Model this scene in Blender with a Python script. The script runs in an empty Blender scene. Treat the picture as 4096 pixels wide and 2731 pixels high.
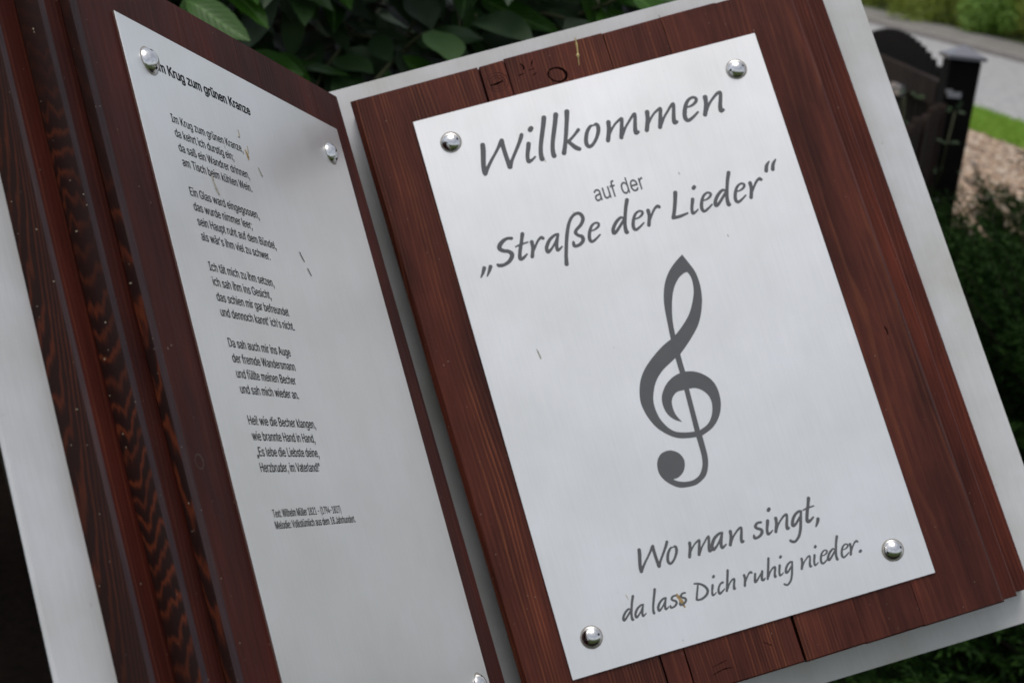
import bpy, bmesh, math, random
import numpy as np
from mathutils import Matrix, Vector
S = bpy.context.scene
COL = S.collection
rad = math.radians
U = 0.32                                   # width of one metal plate in metres; sign shapes are laid out in plate widths
CAM_AXES = [[0.994513,-0.104615,0.0],[0.030289,0.287936,-0.957171],[0.100134,0.951918,0.289524]]
# ---------------------------------------------------------------- camera
cam = bpy.data.cameras.new('camera'); camo = bpy.data.objects.new('camera', cam); COL.objects.link(camo)
m = Matrix(CAM_AXES).to_4x4(); m.translation = (0, 0, 1.5); camo.matrix_world = m
cam.sensor_width = 22.3; cam.lens = 31.0927; cam.clip_start = 0.05; cam.clip_end = 400
cam.dof.use_dof = True; cam.dof.focus_distance = 0.98; cam.dof.aperture_fstop = 6.3; cam.dof.aperture_blades = 7
S.camera = camo
# ---------------------------------------------------------------- sky and sun
SUN_EL, SUN_AZ = 84.0, 250.0               # azimuth clockwise from +Y
w = bpy.data.worlds.new('World'); S.world = w; w.use_nodes = True
nt = w.node_tree; nt.nodes.clear()
sky = nt.nodes.new('ShaderNodeTexSky'); sky.sky_type = 'NISHITA'; sky.sun_disc = False
sky.sun_elevation = rad(SUN_EL); sky.sun_rotation = rad(SUN_AZ); sky.air_density = 1.0; sky.dust_density = 3.0; sky.ozone_density = 1.0
hs = nt.nodes.new('ShaderNodeHueSaturation'); hs.inputs['Saturation'].default_value = 0.34; hs.inputs['Value'].default_value = 1.0
bg = nt.nodes.new('ShaderNodeBackground'); bg.inputs['Strength'].default_value = 0.15
wo = nt.nodes.new('ShaderNodeOutputWorld')
tcw = nt.nodes.new('ShaderNodeTexCoord'); cl = nt.nodes.new('ShaderNodeTexNoise'); cl.inputs['Scale'].default_value = 2.2; cl.inputs['Detail'].default_value = 4
clr = nt.nodes.new('ShaderNodeValToRGB'); clr.color_ramp.elements[0].position = .32; clr.color_ramp.elements[0].color = (.70, .72, .76, 1); clr.color_ramp.elements[1].position = .68; clr.color_ramp.elements[1].color = (1.3, 1.28, 1.25, 1)
mpw = nt.nodes.new('ShaderNodeMapping'); mpw.inputs['Scale'].default_value = (1, 1, 2.2)
mxw = nt.nodes.new('ShaderNodeMix'); mxw.data_type = 'RGBA'; mxw.blend_type = 'MULTIPLY'; mxw.inputs[0].default_value = 1
nt.links.new(tcw.outputs['Generated'], mpw.inputs[0]); nt.links.new(mpw.outputs[0], cl.inputs['Vector']); nt.links.new(cl.outputs[0], clr.inputs[0]); nt.links.new(sky.outputs[0], mxw.inputs[6]); nt.links.new(clr.outputs[0], mxw.inputs[7])
nt.links.new(mxw.outputs[2], hs.inputs['Color']); nt.links.new(hs.outputs[0], bg.inputs[0]); nt.links.new(bg.outputs[0], wo.inputs[0])
sd = bpy.data.lights.new('sun', 'SUN'); sd.energy = 0.7; sd.angle = rad(36); sd.color = (1.0, 0.96, 0.9)
so = bpy.data.objects.new('sun', sd); COL.objects.link(so)
dirv = Vector((math.sin(rad(SUN_AZ))*math.cos(rad(SUN_EL)), math.cos(rad(SUN_AZ))*math.cos(rad(SUN_EL)), math.sin(rad(SUN_EL))))
so.rotation_euler = dirv.to_track_quat('Z', 'Y').to_euler(); so.location = (-1, -1, 9)
S.view_settings.view_transform = 'Standard'; S.view_settings.look = 'None'; S.view_settings.gamma = 1
S.view_settings.exposure = 0.3
S.cycles.max_bounces = 6; S.cycles.diffuse_bounces = 3; S.cycles.glossy_bounces = 3
S.cycles.use_denoising = True
rng = np.random.default_rng(7); random.seed(7)

# ---------------------------------------------------------------- helpers
def tag(o, label=None, cat=None, group=None, kind=None):
    if label: o['label'] = label
    if cat: o['category'] = cat
    if group: o['group'] = group
    if kind: o['kind'] = kind
    return o
def empty(name, loc, rz=0):
    o = bpy.data.objects.new(name, None); COL.objects.link(o); o.location = loc; o.rotation_euler = (0, 0, rz); o.empty_display_size = 0.1
    return o
def link(name, me, mats, parent=None, basis=None):
    o = bpy.data.objects.new(name, me); COL.objects.link(o)
    if not isinstance(mats, (list, tuple)): mats = [mats]
    if len(me.materials) == 0:
        for k in mats: me.materials.append(k)
    if parent: o.parent = parent
    if basis is not None: o.matrix_basis = basis
    return o
def mesh(name, V, F, mi=None, smooth=False):
    me = bpy.data.meshes.new(name); me.from_pydata([tuple(map(float, v)) for v in V], [], [tuple(map(int, f)) for f in F])
    if mi is not None: me.polygons.foreach_set('material_index', mi)
    if smooth: me.polygons.foreach_set('use_smooth', [True]*len(me.polygons))
    me.update(); return me
def fast_mesh(name, V, F, smooth=False):
    """V (n,3) floats, F (m,k) equal-sized faces"""
    V = np.asarray(V, np.float32); F = np.asarray(F, np.int32); k = F.shape[1]
    me = bpy.data.meshes.new(name); me.vertices.add(len(V)); me.vertices.foreach_set('co', V.ravel())
    me.loops.add(F.size); me.loops.foreach_set('vertex_index', F.ravel())
    me.polygons.add(len(F)); me.polygons.foreach_set('loop_start', np.arange(0, F.size, k, dtype=np.int32))
    if smooth: me.polygons.foreach_set('use_smooth', np.ones(len(F), bool))
    me.update(calc_edges=True); me.validate(); return me
class MB:
    def __init__(s): s.V = []; s.F = []; s.M = []
    def add(s, V, F, mi=0):
        b = len(s.V); s.V += [tuple(v) for v in V]; s.F += [tuple(i+b for i in f) for f in F]; s.M += [mi]*len(F)
    def box(s, c, d, rz=0, mi=0, bev=0.0):
        x, y, z = [k/2 for k in d]; cs, sn = math.cos(rz), math.sin(rz); V = []
        b = bev
        prof = [(-x+b,-y),(x-b,-y),(x,-y+b),(x,y-b),(x-b,y),(-x+b,y),(-x,y-b),(-x,-y+b)] if b else [(-x,-y),(x,-y),(x,y),(-x,y)]
        n = len(prof)
        zs = [-z, z-b, z] if b else [-z, z]
        for k, zz in enumerate(zs):
            f = 1 if (k < 2 or not b) else (1 - b/max(x, 1e-6))
            fy = 1 if (k < 2 or not b) else (1 - b/max(y, 1e-6))
            for px_, py_ in prof:
                a, e = px_*f, py_*fy
                V.append((c[0]+a*cs-e*sn, c[1]+a*sn+e*cs, c[2]+zz))
        F = [tuple(range(n-1, -1, -1)), tuple((len(zs)-1)*n+i for i in range(n))]
        for k in range(len(zs)-1):
            for i in range(n): F.append((k*n+i, k*n+(i+1) % n, (k+1)*n+(i+1) % n, (k+1)*n+i))
        s.add(V, F, mi)
    def tube(s, pts, r, n=8, mi=0):
        V = []; F = []; P = [Vector(p) for p in pts]; R = r if isinstance(r, (list, tuple)) else [r]*len(P)
        for i, p in enumerate(P):
            t = (P[min(i+1, len(P)-1)]-P[max(i-1, 0)]).normalized(); a = t.orthogonal().normalized(); b2 = t.cross(a)
            for k in range(n):
                an = 2*math.pi*k/n; V.append(p+(a*math.cos(an)+b2*math.sin(an))*R[i])
        for i in range(len(P)-1):
            for k in range(n): F.append((i*n+k, i*n+(k+1) % n, (i+1)*n+(k+1) % n, (i+1)*n+k))
        F.append(tuple(range(n-1, -1, -1))); F.append(tuple((len(P)-1)*n+k for k in range(n)))
        s.add(V, F, mi)
    def build(s, name, mats, parent=None, basis=None, smooth=False):
        return link(name, mesh(name, s.V, s.F, s.M, smooth), mats, parent, basis)

# ---- materials
class NT:
    def __init__(s, name):
        s.m = bpy.data.materials.new(name); s.m.use_nodes = True; s.t = s.m.node_tree
        s.b = s.t.nodes['Principled BSDF']; s.out = s.t.nodes['Material Output']
    def n(s, typ, ins=None, **kw):
        nd = s.t.nodes.new(typ)
        for k, v in kw.items(): setattr(nd, k, v)
        for k, v in (ins or {}).items():
            if isinstance(v, bpy.types.NodeSocket): s.t.links.new(v, nd.inputs[k])
            else: nd.inputs[k].default_value = v
        return nd
    def set(s, **kw):
        for k, v in kw.items():
            k = k.replace('_', ' ')
            if isinstance(v, bpy.types.NodeSocket): s.t.links.new(v, s.b.inputs[k])
            else: s.b.inputs[k].default_value = v
    def math(s, op, a, b=None, c=None):
        d = {0: a}
        if b is not None: d[1] = b
        if c is not None: d[2] = c
        return s.n('ShaderNodeMath', d, operation=op).outputs[0]
    def noise(s, vec, scale, detail=3, rough=.5, dist=0):
        return s.n('ShaderNodeTexNoise', {'Vector': vec, 'Scale': scale, 'Detail': detail, 'Roughness': rough, 'Distortion': dist}).outputs[0]
    def ramp(s, fac, stops, interp='LINEAR'):
        r = s.n('ShaderNodeValToRGB', {0: fac}); cr = r.color_ramp; cr.interpolation = interp
        while len(cr.elements) < len(stops): cr.elements.new(.5)
        for e, (p, c) in zip(cr.elements, stops):
            e.position = p; e.color = (*c, 1) if len(c) == 3 else c
        return r.outputs[0]
    def mix(s, f, a, b, blend='MIX'):
        nd = s.n('ShaderNodeMix', data_type='RGBA', blend_type=blend)
        for k, v in ((0, f), (6, a), (7, b)):
            if isinstance(v, bpy.types.NodeSocket): s.t.links.new(v, nd.inputs[k])
            else: nd.inputs[k].default_value = v if not isinstance(v, tuple) or len(v) == 4 else (*v, 1)
        return nd.outputs[2]
    def mapv(s, vec, sc, loc=(0, 0, 0)):
        return s.n('ShaderNodeMapping', {'Vector': vec, 'Scale': sc, 'Location': loc}).outputs[0]
    def bump(s, h, st, dist=.001):
        s.set(Normal=s.n('ShaderNodeBump', {'Height': h, 'Strength': st, 'Distance': dist}).outputs[0])
def plain(name, col, rough=.6, metal=0.0, var=.0, sc=20, bump=0, spec=.5):
    k = NT(name); k.set(Roughness=rough, Metallic=metal); k.b.inputs['Specular IOR Level'].default_value = spec
    co = k.n('ShaderNodeTexCoord').outputs['Object']
    if var:
        f = k.noise(co, sc, 4); a = tuple(c*(1-var) for c in col); b = tuple(min(1, c*(1+var)) for c in col)
        k.set(Base_Color=k.ramp(f, [(.3, a), (.7, b)]))
        if bump: k.bump(f, bump, .01)
    else: k.set(Base_Color=(*col, 1))
    return k.m

def wood_face(name, freq, lineamt, rl=.34, rh=.50, dark=(.048, .0135, .0098), mid=(.094, .0250, .0165), line=(.200, .068, .030), wob=.0045):
    """stained planed board: growth rings run along local y"""
    k = NT(name); co = k.n('ShaderNodeTexCoord').outputs['Object']; rnd = k.n('ShaderNodeObjectInfo').outputs['Random']
    sh = k.n('ShaderNodeCombineXYZ', {0: k.math('MULTIPLY', rnd, 3.7), 1: k.math('MULTIPLY', rnd, 9.1), 2: 0.0}).outputs[0]
    p = k.n('ShaderNodeVectorMath', {0: co, 1: sh}, operation='ADD').outputs[0]
    xyz = k.n('ShaderNodeSeparateXYZ', {0: p})
    low = k.noise(k.mapv(p, (10, 1.6, 10)), 1.0, 2)
    arch = k.noise(k.mapv(p, (14, 3.5, 14)), 1.0, 3, .55)
    xx = k.math('ADD', xyz.outputs[0], k.math('MULTIPLY', k.math('SUBTRACT', low, .5), wob*8))
    xx = k.math('ADD', xx, k.math('MULTIPLY', k.math('SUBTRACT', arch, .5), wob*1.5))
    fine = k.noise(k.mapv(p, (260, 9, 260)), 1.0, 3, .6)
    ph = k.math('ADD', k.math('MULTIPLY', xx, freq), k.math('MULTIPLY', fine, .5))
    ring = k.math('FRACT', ph)
    rr = k.ramp(ring, [(0, (0, 0, 0)), (.40, (.05, .05, .05)), (.66, (.8, .8, .8)), (.86, (1, 1, 1)), (.97, (0, 0, 0))])
    patch = k.ramp(k.noise(k.mapv(p, (22, 3, 22)), 1.0, 3), [(.34, (.12, .12, .12)), (.56, (1, 1, 1))])
    base = k.mix(k.ramp(k.noise(k.mapv(p, (30, 4, 30)), 1.0, 4), [(.3, (0, 0, 0)), (.7, (1, 1, 1))]), dark, mid)
    wn = k.n('ShaderNodeTexWhiteNoise', {1: k.math('FLOOR', ph)}, noise_dimensions='1D').outputs[0]
    rr = k.math('MULTIPLY', rr, k.math('MULTIPLY_ADD', k.math('MULTIPLY', wn, wn), 1.0, .22))
    gf = k.math('MULTIPLY', k.math('MULTIPLY', rr, patch), lineamt)
    c = k.mix(gf, base, line)
    mott = k.noise(k.mapv(p, (16, 5, 16), (3, 1, 2)), 1.0, 5, .65)
    c = k.mix(1.0, c, k.ramp(mott, [(.30, (.50, .54, .62)), (.68, (1.32, 1.26, 1.2))]), 'MULTIPLY')
    grain = k.noise(k.mapv(p, (900, 22, 900)), 1.0, 2, .6)
    c = k.mix(.55, c, k.mix(1.0, c, k.ramp(grain, [(.25, (.55, .55, .6)), (.75, (1.4, 1.35, 1.3))]), 'MULTIPLY'))
    sp = k.noise(co, 420, 1, .4); spk = k.ramp(sp, [(.79, (0, 0, 0)), (.815, (1, 1, 1))])
    c = k.mix(k.math('MULTIPLY', spk, .55), c, (.28, .25, .19))
    k.set(Base_Color=c, Roughness=k.ramp(fine, [(.2, (rl,)*3), (.8, (rh,)*3)]))
    k.b.inputs['Specular IOR Level'].default_value = .12
    k.bump(k.math('ADD', grain, k.math('MULTIPLY', rr, .6)), .25, .0006)
    return k.m
def wood_riser(name, sp_mm=13., zc=-.019, K=7000.):
    """stepped fore-edge: flat-sawn side grain shows as stacked arcs"""
    k = NT(name); co = k.n('ShaderNodeTexCoord').outputs['Object']; rnd = k.n('ShaderNodeObjectInfo').outputs['Random']
    sep = k.n('ShaderNodeSeparateXYZ', {0: co})
    y, z = sep.outputs[1], sep.outputs[2]
    nz = k.noise(k.mapv(co, (3, 6, 45)), 1.0, 4, .6)
    n2 = k.noise(k.mapv(co, (10, 60, 300)), 1.0, 3, .6)
    dz = k.math('ADD', k.math('SUBTRACT', z, zc), k.math('MULTIPLY', k.math('SUBTRACT', nz, .5), .006))
    ph = k.math('ADD', k.math('MULTIPLY', y, 1000./sp_mm), k.math('MULTIPLY', k.math('MULTIPLY', dz, dz), -K))
    ph = k.math('ADD', ph, k.math('MULTIPLY', k.math('ADD', k.math('MULTIPLY', nz, 6.0), k.math('MULTIPLY', n2, .38)), 1.0))
    ph = k.math('ADD', ph, k.math('MULTIPLY', rnd, 5))
    ring = k.math('FRACT', ph)
    c = k.ramp(ring, [(0, (.012, .004, .003)), (.42, (.015, .005, .0035)), (.56, (.045, .010, .005)), (.70, (.095, .021, .0075)), (.82, (.080, .017, .006)), (.92, (.028, .007, .004)), (1, (.012, .004, .003))])
    wn = k.n('ShaderNodeTexWhiteNoise', {1: k.math('FLOOR', ph)}, noise_dimensions='1D').outputs[0]
    c = k.mix(k.math('MULTIPLY', wn, .5), c, (.020, .006, .0045))
    fade = k.ramp(k.noise(k.mapv(co, (8, 7, 20)), 1.0, 2), [(.38, (1, 1, 1)), (.60, (.12, .12, .12))])
    c = k.mix(fade, (.018, .006, .004), c)
    spk = k.ramp(k.noise(co, 330, 1, .4), [(.772, (0, 0, 0)), (.80, (1, 1, 1))])
    c = k.mix(k.math('MULTIPLY', spk, .8), c, (.38, .33, .24))
    k.set(Base_Color=c, Roughness=.42); k.bump(n2, .15, .0004); k.b.inputs['Specular IOR Level'].default_value = .2
    return k.m
def brushed(name, base, rough, aniso, spots=.5, streak=.05, blot=.04):
    k = NT(name); co = k.n('ShaderNodeTexCoord').outputs['Object']
    st = k.noise(k.mapv(co, (520, 16, 520)), 1.0, 4, .75)
    bl = k.noise(co, 9, 4, .6)
    c = k.mix(1.0, (*base, 1), k.ramp(st, [(.25, (1-streak,)*3), (.75, (1+streak,)*3)]), 'MULTIPLY')
    c = k.mix(1.0, c, k.ramp(bl, [(.3, (1-blot, 1-blot, 1-blot*1.3)), (.7, (1, 1, 1))]), 'MULTIPLY')
    sp = k.ramp(k.noise(k.mapv(co, (1, .6, 1)), 190, 1, .3), [(.80, (0, 0, 0)), (.83, (1, 1, 1))])
    c = k.mix(k.math('MULTIPLY', sp, spots), c, (.32, .29, .22))
    k.set(Base_Color=c, Metallic=1.0, Roughness=k.math('ADD', rough-.07, k.math('ADD', k.math('MULTIPLY', st, .08), k.math('MULTIPLY', bl, .06))), Anisotropic=aniso)
    tg = k.n('ShaderNodeTangent', direction_type='UV_MAP'); 
    k.bump(st, .25, .0002)
    return k.m

# ---------------------------------------------------------------- traced lettering and outlines
GLYPHS = {'W': [[[0.0,0.0837,0.013],[-0.003,0.0677,0.0138],[-0.0086,0.0464,0.0132],[-0.0139,0.025,0.0127],[-0.016,0.0088,0.0123],[-0.0156,0.0026,0.0118]],[[-0.0147,0.0032,0.0118],[-0.0066,0.0138,0.0098],[0.0068,0.0299,0.0084],[0.0235,0.0475,0.0077],[0.0384,0.064,0.0082],[0.0497,0.0777,0.0105],[0.0547,0.0825,0.0113]],[[0.0534,0.0805,0.0135],[0.0534,0.0599,0.0118],[0.0536,0.04,0.0118],[0.0545,0.0199,0.012],[0.055,0.0038,0.0123]],[[0.0563,0.0034,0.0128],[0.0661,0.0197,0.0088],[0.0815,0.0399,0.0087],[0.0979,0.0614,0.0096],[0.1083,0.077,0.0108],[0.112,0.0837,0.0105]]],'i': [[[0.0,0.0534,0.0122],[-0.0044,0.0416,0.0118],[-0.0103,0.028,0.0108],[-0.014,0.0137,0.0108],[-0.0137,0.0045,0.0108],[-0.0065,0.0055,0.0085],[0.0011,0.0088,0.0063],[0.0075,0.0131,0.0051]],[[0.0154,0.0914,0.0131],[0.0191,0.095,0.0131]]],'l': [[[0.0,0.115,0.0134],[-0.0076,0.0948,0.0124],[-0.0195,0.0673,0.0119],[-0.0307,0.0397,0.0113],[-0.0365,0.0198,0.0118],[-0.0383,0.0035,0.013],[-0.0371,0.0017,0.0124]]],'k': [[[0.0,0.1153,0.0137],[-0.0072,0.0918,0.0119],[-0.022,0.0497,0.0108],[-0.0327,0.0219,0.0111],[-0.0415,0.0021,0.0124]],[[0.0159,0.0562,0.0093],[0.0014,0.0448,0.0074],[-0.0133,0.035,0.0077],[-0.0227,0.0307,0.0079]],[[-0.0205,0.0308,0.0094],[-0.0134,0.0197,0.0108],[-0.005,0.0082,0.0124],[0.0028,0.0022,0.0111]]],'o': [[[0.0,0.0572,0.0041],[-0.0084,0.0571,0.0079],[-0.0213,0.0444,0.01],[-0.0299,0.0266,0.0108],[-0.0331,0.0113,0.0112],[-0.0287,0.0017,0.0104],[-0.0184,0.0037,0.0089],[-0.0043,0.0165,0.0089],[0.0075,0.0345,0.0105],[0.012,0.0495,0.0108],[0.0093,0.0587,0.0089],[0.0011,0.0573,0.0045]]],'m': [[[0.0,0.055,0.0123],[-0.0039,0.0378,0.0112],[-0.0103,0.0194,0.0116],[-0.0162,0.0048,0.0116]],[[-0.0063,0.0223,0.0075],[0.0054,0.0353,0.0064],[0.0187,0.0468,0.0063],[0.0326,0.0542,0.0079],[0.0385,0.0542,0.0093],[0.0335,0.0377,0.0101],[0.0275,0.0191,0.0112],[0.0221,0.0034,0.0113]],[[0.0277,0.0089,0.0074],[0.0412,0.0275,0.0066],[0.0565,0.0426,0.0067],[0.0715,0.0567,0.0076],[0.078,0.0576,0.0087],[0.0724,0.0372,0.0098],[0.0673,0.0204,0.0109],[0.0652,0.0058,0.0116],[0.0717,0.006,0.0093]]],'e': [[[0.0,0.0387,0.005],[0.0134,0.0405,0.0068],[0.0265,0.0478,0.0087],[0.03,0.057,0.0087],[0.0204,0.0627,0.0075],[0.0056,0.0565,0.009],[-0.006,0.0413,0.0109],[-0.0143,0.0212,0.0117],[-0.0151,0.0072,0.0116],[-0.0088,0.001,0.0098],[0.007,0.0072,0.0079],[0.0235,0.0174,0.006]]],'n': [[[0.0,0.054,0.0129],[-0.0027,0.0373,0.0113],[-0.0093,0.0188,0.0117],[-0.0154,0.0051,0.0117]],[[-0.0091,0.0126,0.0076],[0.0032,0.0296,0.0072],[0.0197,0.0445,0.0073],[0.036,0.0554,0.0087],[0.0453,0.0553,0.0091],[0.0396,0.036,0.0102],[0.0335,0.0193,0.0113],[0.0312,0.0046,0.0117],[0.0378,0.0049,0.009]]],'„': [[[0.0,0.0103,0.0131],[-0.0083,-0.0043,0.0103],[-0.0195,-0.0186,0.0048]],[[0.0224,0.0094,0.0132],[0.0144,-0.0042,0.0104],[0.0028,-0.0197,0.0051]]],'S': [[[0.0,0.0874,0.0113],[-0.0146,0.0908,0.01],[-0.0306,0.086,0.0132],[-0.0465,0.0739,0.0152],[-0.0494,0.0619,0.0148],[-0.0383,0.0515,0.0128],[-0.0234,0.0456,0.0124],[-0.0143,0.0341,0.0148],[-0.0177,0.0223,0.0144],[-0.0317,0.0092,0.0127],[-0.0521,0.0031,0.0115],[-0.0671,0.0051,0.0124],[-0.0724,0.0098,0.0079]]],'t': [[[0.0,0.0921,0.0136],[-0.0089,0.0704,0.0115],[-0.0203,0.0457,0.0124],[-0.0299,0.0206,0.0124],[-0.0307,0.0092,0.0139],[-0.0222,0.0079,0.0111],[-0.0047,0.018,0.0067]],[[-0.0352,0.0545,0.0052],[-0.0152,0.0576,0.0071],[0.0107,0.059,0.0052]]],'r': [[[0.0,0.0561,0.0132],[-0.0014,0.0382,0.0119],[-0.0068,0.0205,0.0119],[-0.0127,0.0051,0.0124]],[[-0.0013,0.0254,0.008],[0.0107,0.0413,0.0079],[0.0246,0.0567,0.0087],[0.0367,0.0628,0.0104],[0.0415,0.058,0.0108]]],'a': [[[0.0,0.0595,0.0065],[-0.014,0.0581,0.0093],[-0.0352,0.0464,0.0113],[-0.0497,0.0289,0.0124],[-0.0546,0.0154,0.0121],[-0.0515,0.0064,0.012],[-0.0358,0.0155,0.0083],[-0.0182,0.0331,0.0077],[-0.0068,0.0492,0.0079]],[[-0.0017,0.0575,0.0093],[-0.0107,0.0375,0.0113],[-0.0176,0.018,0.0117],[-0.0183,0.0042,0.0112],[-0.0107,0.0054,0.0085],[0.0003,0.0118,0.0059]]],'ß': [[[0.0,-0.0525,0.0144],[0.006,-0.0264,0.0124],[0.0183,0.0129,0.012],[0.0326,0.0518,0.0124],[0.0504,0.0878,0.0108],[0.0701,0.1082,0.0102],[0.0893,0.1126,0.0108],[0.0999,0.1025,0.0126],[0.1003,0.0859,0.0125],[0.0869,0.069,0.0113],[0.0685,0.0569,0.0108],[0.0619,0.0469,0.012],[0.0685,0.0354,0.0108],[0.0794,0.0282,0.0124],[0.08,0.0146,0.0128],[0.0674,0.0036,0.0116],[0.0518,0.0004,0.0108],[0.0443,0.0046,0.012],[0.0452,0.0162,0.0089]]],'d': [[[0.0,0.0524,0.0075],[-0.0092,0.0572,0.0096],[-0.0288,0.0454,0.0113],[-0.0451,0.0255,0.0123],[-0.0476,0.0104,0.0128],[-0.0371,0.0132,0.0107],[-0.0181,0.0296,0.0096],[-0.0025,0.0439,0.0097]],[[0.0313,0.1124,0.0135],[0.0181,0.0843,0.0119],[0.0056,0.0503,0.0118],[-0.0024,0.0238,0.0123],[-0.0038,0.0027,0.0139],[-0.001,0.001,0.0119]]],'L': [[[0.0,0.0925,0.0146],[-0.0112,0.0594,0.0129],[-0.0237,0.0282,0.0124],[-0.0336,0.0078,0.0129]],[[-0.033,0.007,0.0117],[-0.0093,0.0062,0.0108],[0.02,0.0097,0.007]]],'“': [[[0.0,0.1134,0.0059],[-0.0125,0.1015,0.0115],[-0.02,0.0837,0.0131]],[[0.0246,0.1143,0.0061],[0.0116,0.1008,0.0115],[0.0043,0.0829,0.0132]]],'s': [[[0.0,0.0553,0.0088],[-0.0139,0.0561,0.0094],[-0.0251,0.047,0.0114],[-0.0228,0.038,0.0108],[-0.008,0.0283,0.0112],[-0.0077,0.0169,0.0118],[-0.0201,0.006,0.01],[-0.0378,0.0023,0.0094],[-0.042,0.0067,0.0114],[-0.0413,0.0152,0.007]]],'g': [[[0.0,0.0537,0.0074],[-0.0114,0.0546,0.0094],[-0.0296,0.0442,0.0106],[-0.0439,0.0257,0.0118],[-0.0479,0.0091,0.012],[-0.0353,0.012,0.0094],[-0.012,0.0327,0.0082]],[[-0.0016,0.0509,0.0094],[-0.0134,0.0171,0.0108],[-0.0241,-0.0123,0.0108],[-0.0388,-0.0369,0.0102],[-0.0575,-0.0509,0.0094],[-0.0685,-0.0491,0.0106],[-0.0749,-0.0434,0.01]]],',': [[[0.0,0.0069,0.0126],[-0.0053,-0.0039,0.0114],[-0.0164,-0.0185,0.0062]]],'u': [[[0.0,0.0471,0.0118],[-0.0064,0.0291,0.0118],[-0.0121,0.0096,0.013],[-0.0031,0.0107,0.0102],[0.0197,0.0309,0.0082],[0.0377,0.0463,0.0096]],[[0.0393,0.05,0.0118],[0.0305,0.0277,0.0124],[0.0258,0.0094,0.013],[0.0334,0.0057,0.01],[0.0436,0.0133,0.0059]]],'h': [[[0.0,0.1031,0.0124],[-0.0102,0.074,0.012],[-0.025,0.0328,0.012],[-0.0354,0.0055,0.0118]],[[-0.026,0.015,0.0077],[-0.0141,0.0328,0.0077],[0.0037,0.0488,0.0083],[0.0176,0.0535,0.0102],[0.0184,0.0463,0.0114],[0.01,0.026,0.0112],[0.0047,0.0062,0.0132],[0.0098,0.0062,0.0095]]],'D': [[[0.0,0.0857,0.0091],[0.0232,0.0791,0.0102],[0.0469,0.0598,0.0126],[0.0561,0.0369,0.0132],[0.0453,0.0168,0.0126],[0.0203,0.0037,0.0114],[-0.0039,0.002,0.0096],[-0.0121,0.0064,0.0108]],[[0.0145,0.0719,0.0091],[0.0,0.0385,0.0102],[-0.0111,0.0098,0.0114]]],'c': [[[0.0,0.0523,0.012],[-0.0121,0.049,0.0097],[-0.0258,0.0342,0.0102],[-0.0334,0.016,0.012],[-0.0311,0.0031,0.0124],[-0.0162,0.0082,0.0091],[0.0002,0.0189,0.0061]]],'.': [[[0.0,0.0061,0.0138],[0.0049,0.0092,0.0138]]]}
SCRIPT_LINES = {1: [['W',0.1679],['i',0.2915],['l',0.3536],['l',0.388],['k',0.4204],['o',0.4799],['m',0.5235],['m',0.6365],['e',0.7504],['n',0.8065]],2: [['„',0.077],['S',0.1715],['t',0.2036],['r',0.2221],['a',0.2985],['ß',0.2966],['e',0.3898],['d',0.4837],['e',0.5156],['r',0.5558],['L',0.6434],['i',0.684],['e',0.7133],['d',0.779],['e',0.8113],['r',0.8524],['“',0.9222]],3: [['W',0.2625],['o',0.3500],['m',0.3963],['a',0.4878],['n',0.509],['s',0.5947],['i',0.6131],['n',0.636],['g',0.707],['t',0.7366],[',',0.7441]],4: [['d',0.1957],['a',0.2321],['l',0.2719],['a',0.2944],['s',0.3207],['s',0.3464],['D',0.3767],['i',0.4218],['c',0.4495],['h',0.4715],['r',0.5097],['u',0.5386],['h',0.5849],['i',0.608],['g',0.6433],['n',0.6693],['i',0.7053],['e',0.7249],['d',0.7618],['e',0.7833],['r',0.8052],['.',0.8248]]}
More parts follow.
